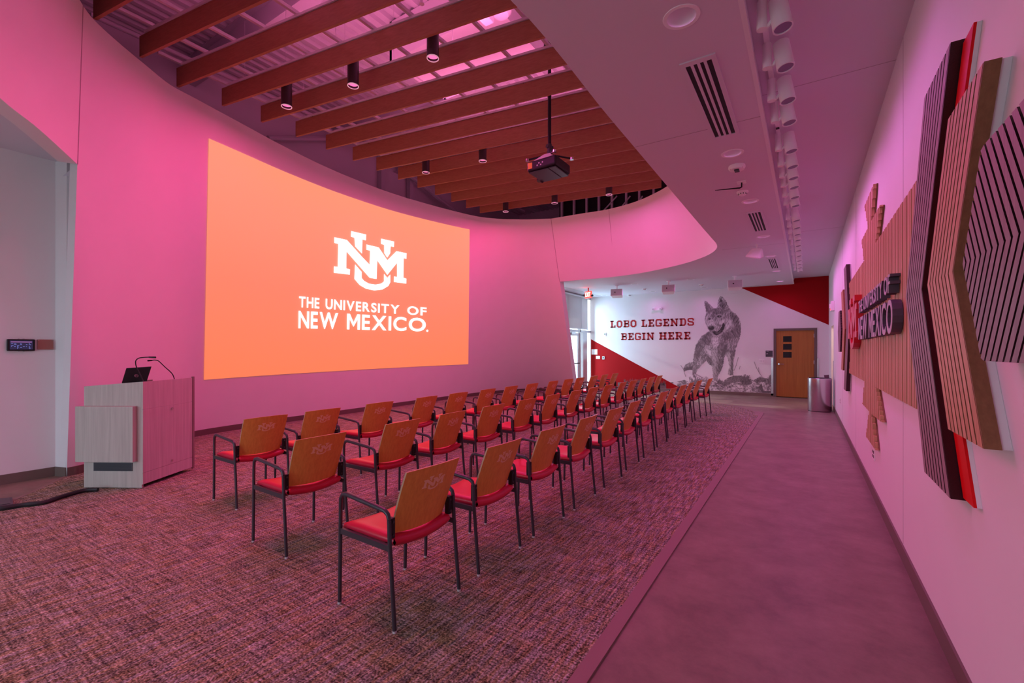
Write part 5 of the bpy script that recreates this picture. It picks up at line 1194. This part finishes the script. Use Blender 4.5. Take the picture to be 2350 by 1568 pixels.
# cable, floor box, corridor panel
P = [on_z(u, v, .028) for u, v in ((-60, 1172), (0, 1168), (50, 1160), (100, 1154), (140, 1141), (190, 1127), (225, 1124))]
b = MB(); C_ = catmull(P, 6); b.tube([p + Vector((0, 0, .002)) for p in C_], [.020 if i % 7 else .022 for i in range(len(C_))], 8)
tag(b.build('cable_sleeve', M['cable'], None, smooth=True), 'black sleeved cable running across the carpet from the lectern', 'cable')
p = on_z(10, 1156, .02)
t = thing('floor_box', (p.x, p.y, .0), 'dark metal floor box at the edge of the carpet beside the cable', 'floor box')
Q = [on_z(*c_, .03) for c_ in ((-40, 1170), (31, 1158), (28, 1142), (-40, 1150))]; Q[0].z = 0.03
lo_ = [Vector((q.x, q.y, .0)) for q in Q]; o = MB().hexa(lo_, [Vector((q.x, q.y, .035)) for q in Q]).build('housing', M['plaque'], t); bevel(o, .004)
c0 = sum(Q, Vector()) / 4; MB().hexa([Vector((c0.x + (q.x - c0.x) * .8, c0.y + (q.y - c0.y) * .8, .0345)) for q in Q], [Vector((c0.x + (q.x - c0.x) * .8, c0.y + (q.y - c0.y) * .8, .039)) for q in Q]).build('lid', M['darkgrey'], t)
XP = CX + .02
t = thing('control_panel', (CX, 1.32, 1.48), 'black wall control panel with a lit display in the corridor', 'control panel')
bevel(MB().box((CX, 1.205, 1.487), (CX + .035, 1.425, 1.620)).build('housing', M['black'], t), .008)
o = MB().box((CX + .034, 1.225, 1.503), (CX + .037, 1.405, 1.604)).build('display', M['screen_lcd'], t)
label_part(MB().box((CX + .037, 1.232, 1.583), (CX + .038, 1.398, 1.594)).build('title_bar', M['lcdbar'], o), 'violet bar')
b = MB(); rr = random.Random(2)
for r_ in range(6):
    for k in range(7):
        if rr.random() < .55: y_ = 1.235 + k * .023; b.box((CX + .037, y_, 1.512 + r_ * .011), (CX + .0382, y_ + rr.uniform(.006, .018), 1.517 + r_ * .011))
b.build('readout', M['lcdtext'], o)
b = MB()
for y_ in (1.29, 1.33): b.box((CX + .01, y_, 1.620), (CX + .03, y_ + .01, 1.628)); b.box((CX + .01, y_, 1.479), (CX + .03, y_ + .01, 1.487))
b.build('clip', M['steel_grey'], t)
t = thing('blank_plate', (CX, 1.515, 1.50), 'blank pinkish metal wall plate beside the control panel', 'wall plate')
bevel(MB().box((CX, 1.448, 1.502), (CX + .012, 1.582, 1.620)).build('plate', M['copper'], t), .002)
b = MB()
for y_ in (1.46, 1.57):
    for z in (1.512, 1.610): b.cyl((CX + .012, y_, z), (CX + .0135, y_, z), .004, 8)
b.build('screw', M['steel'], t)
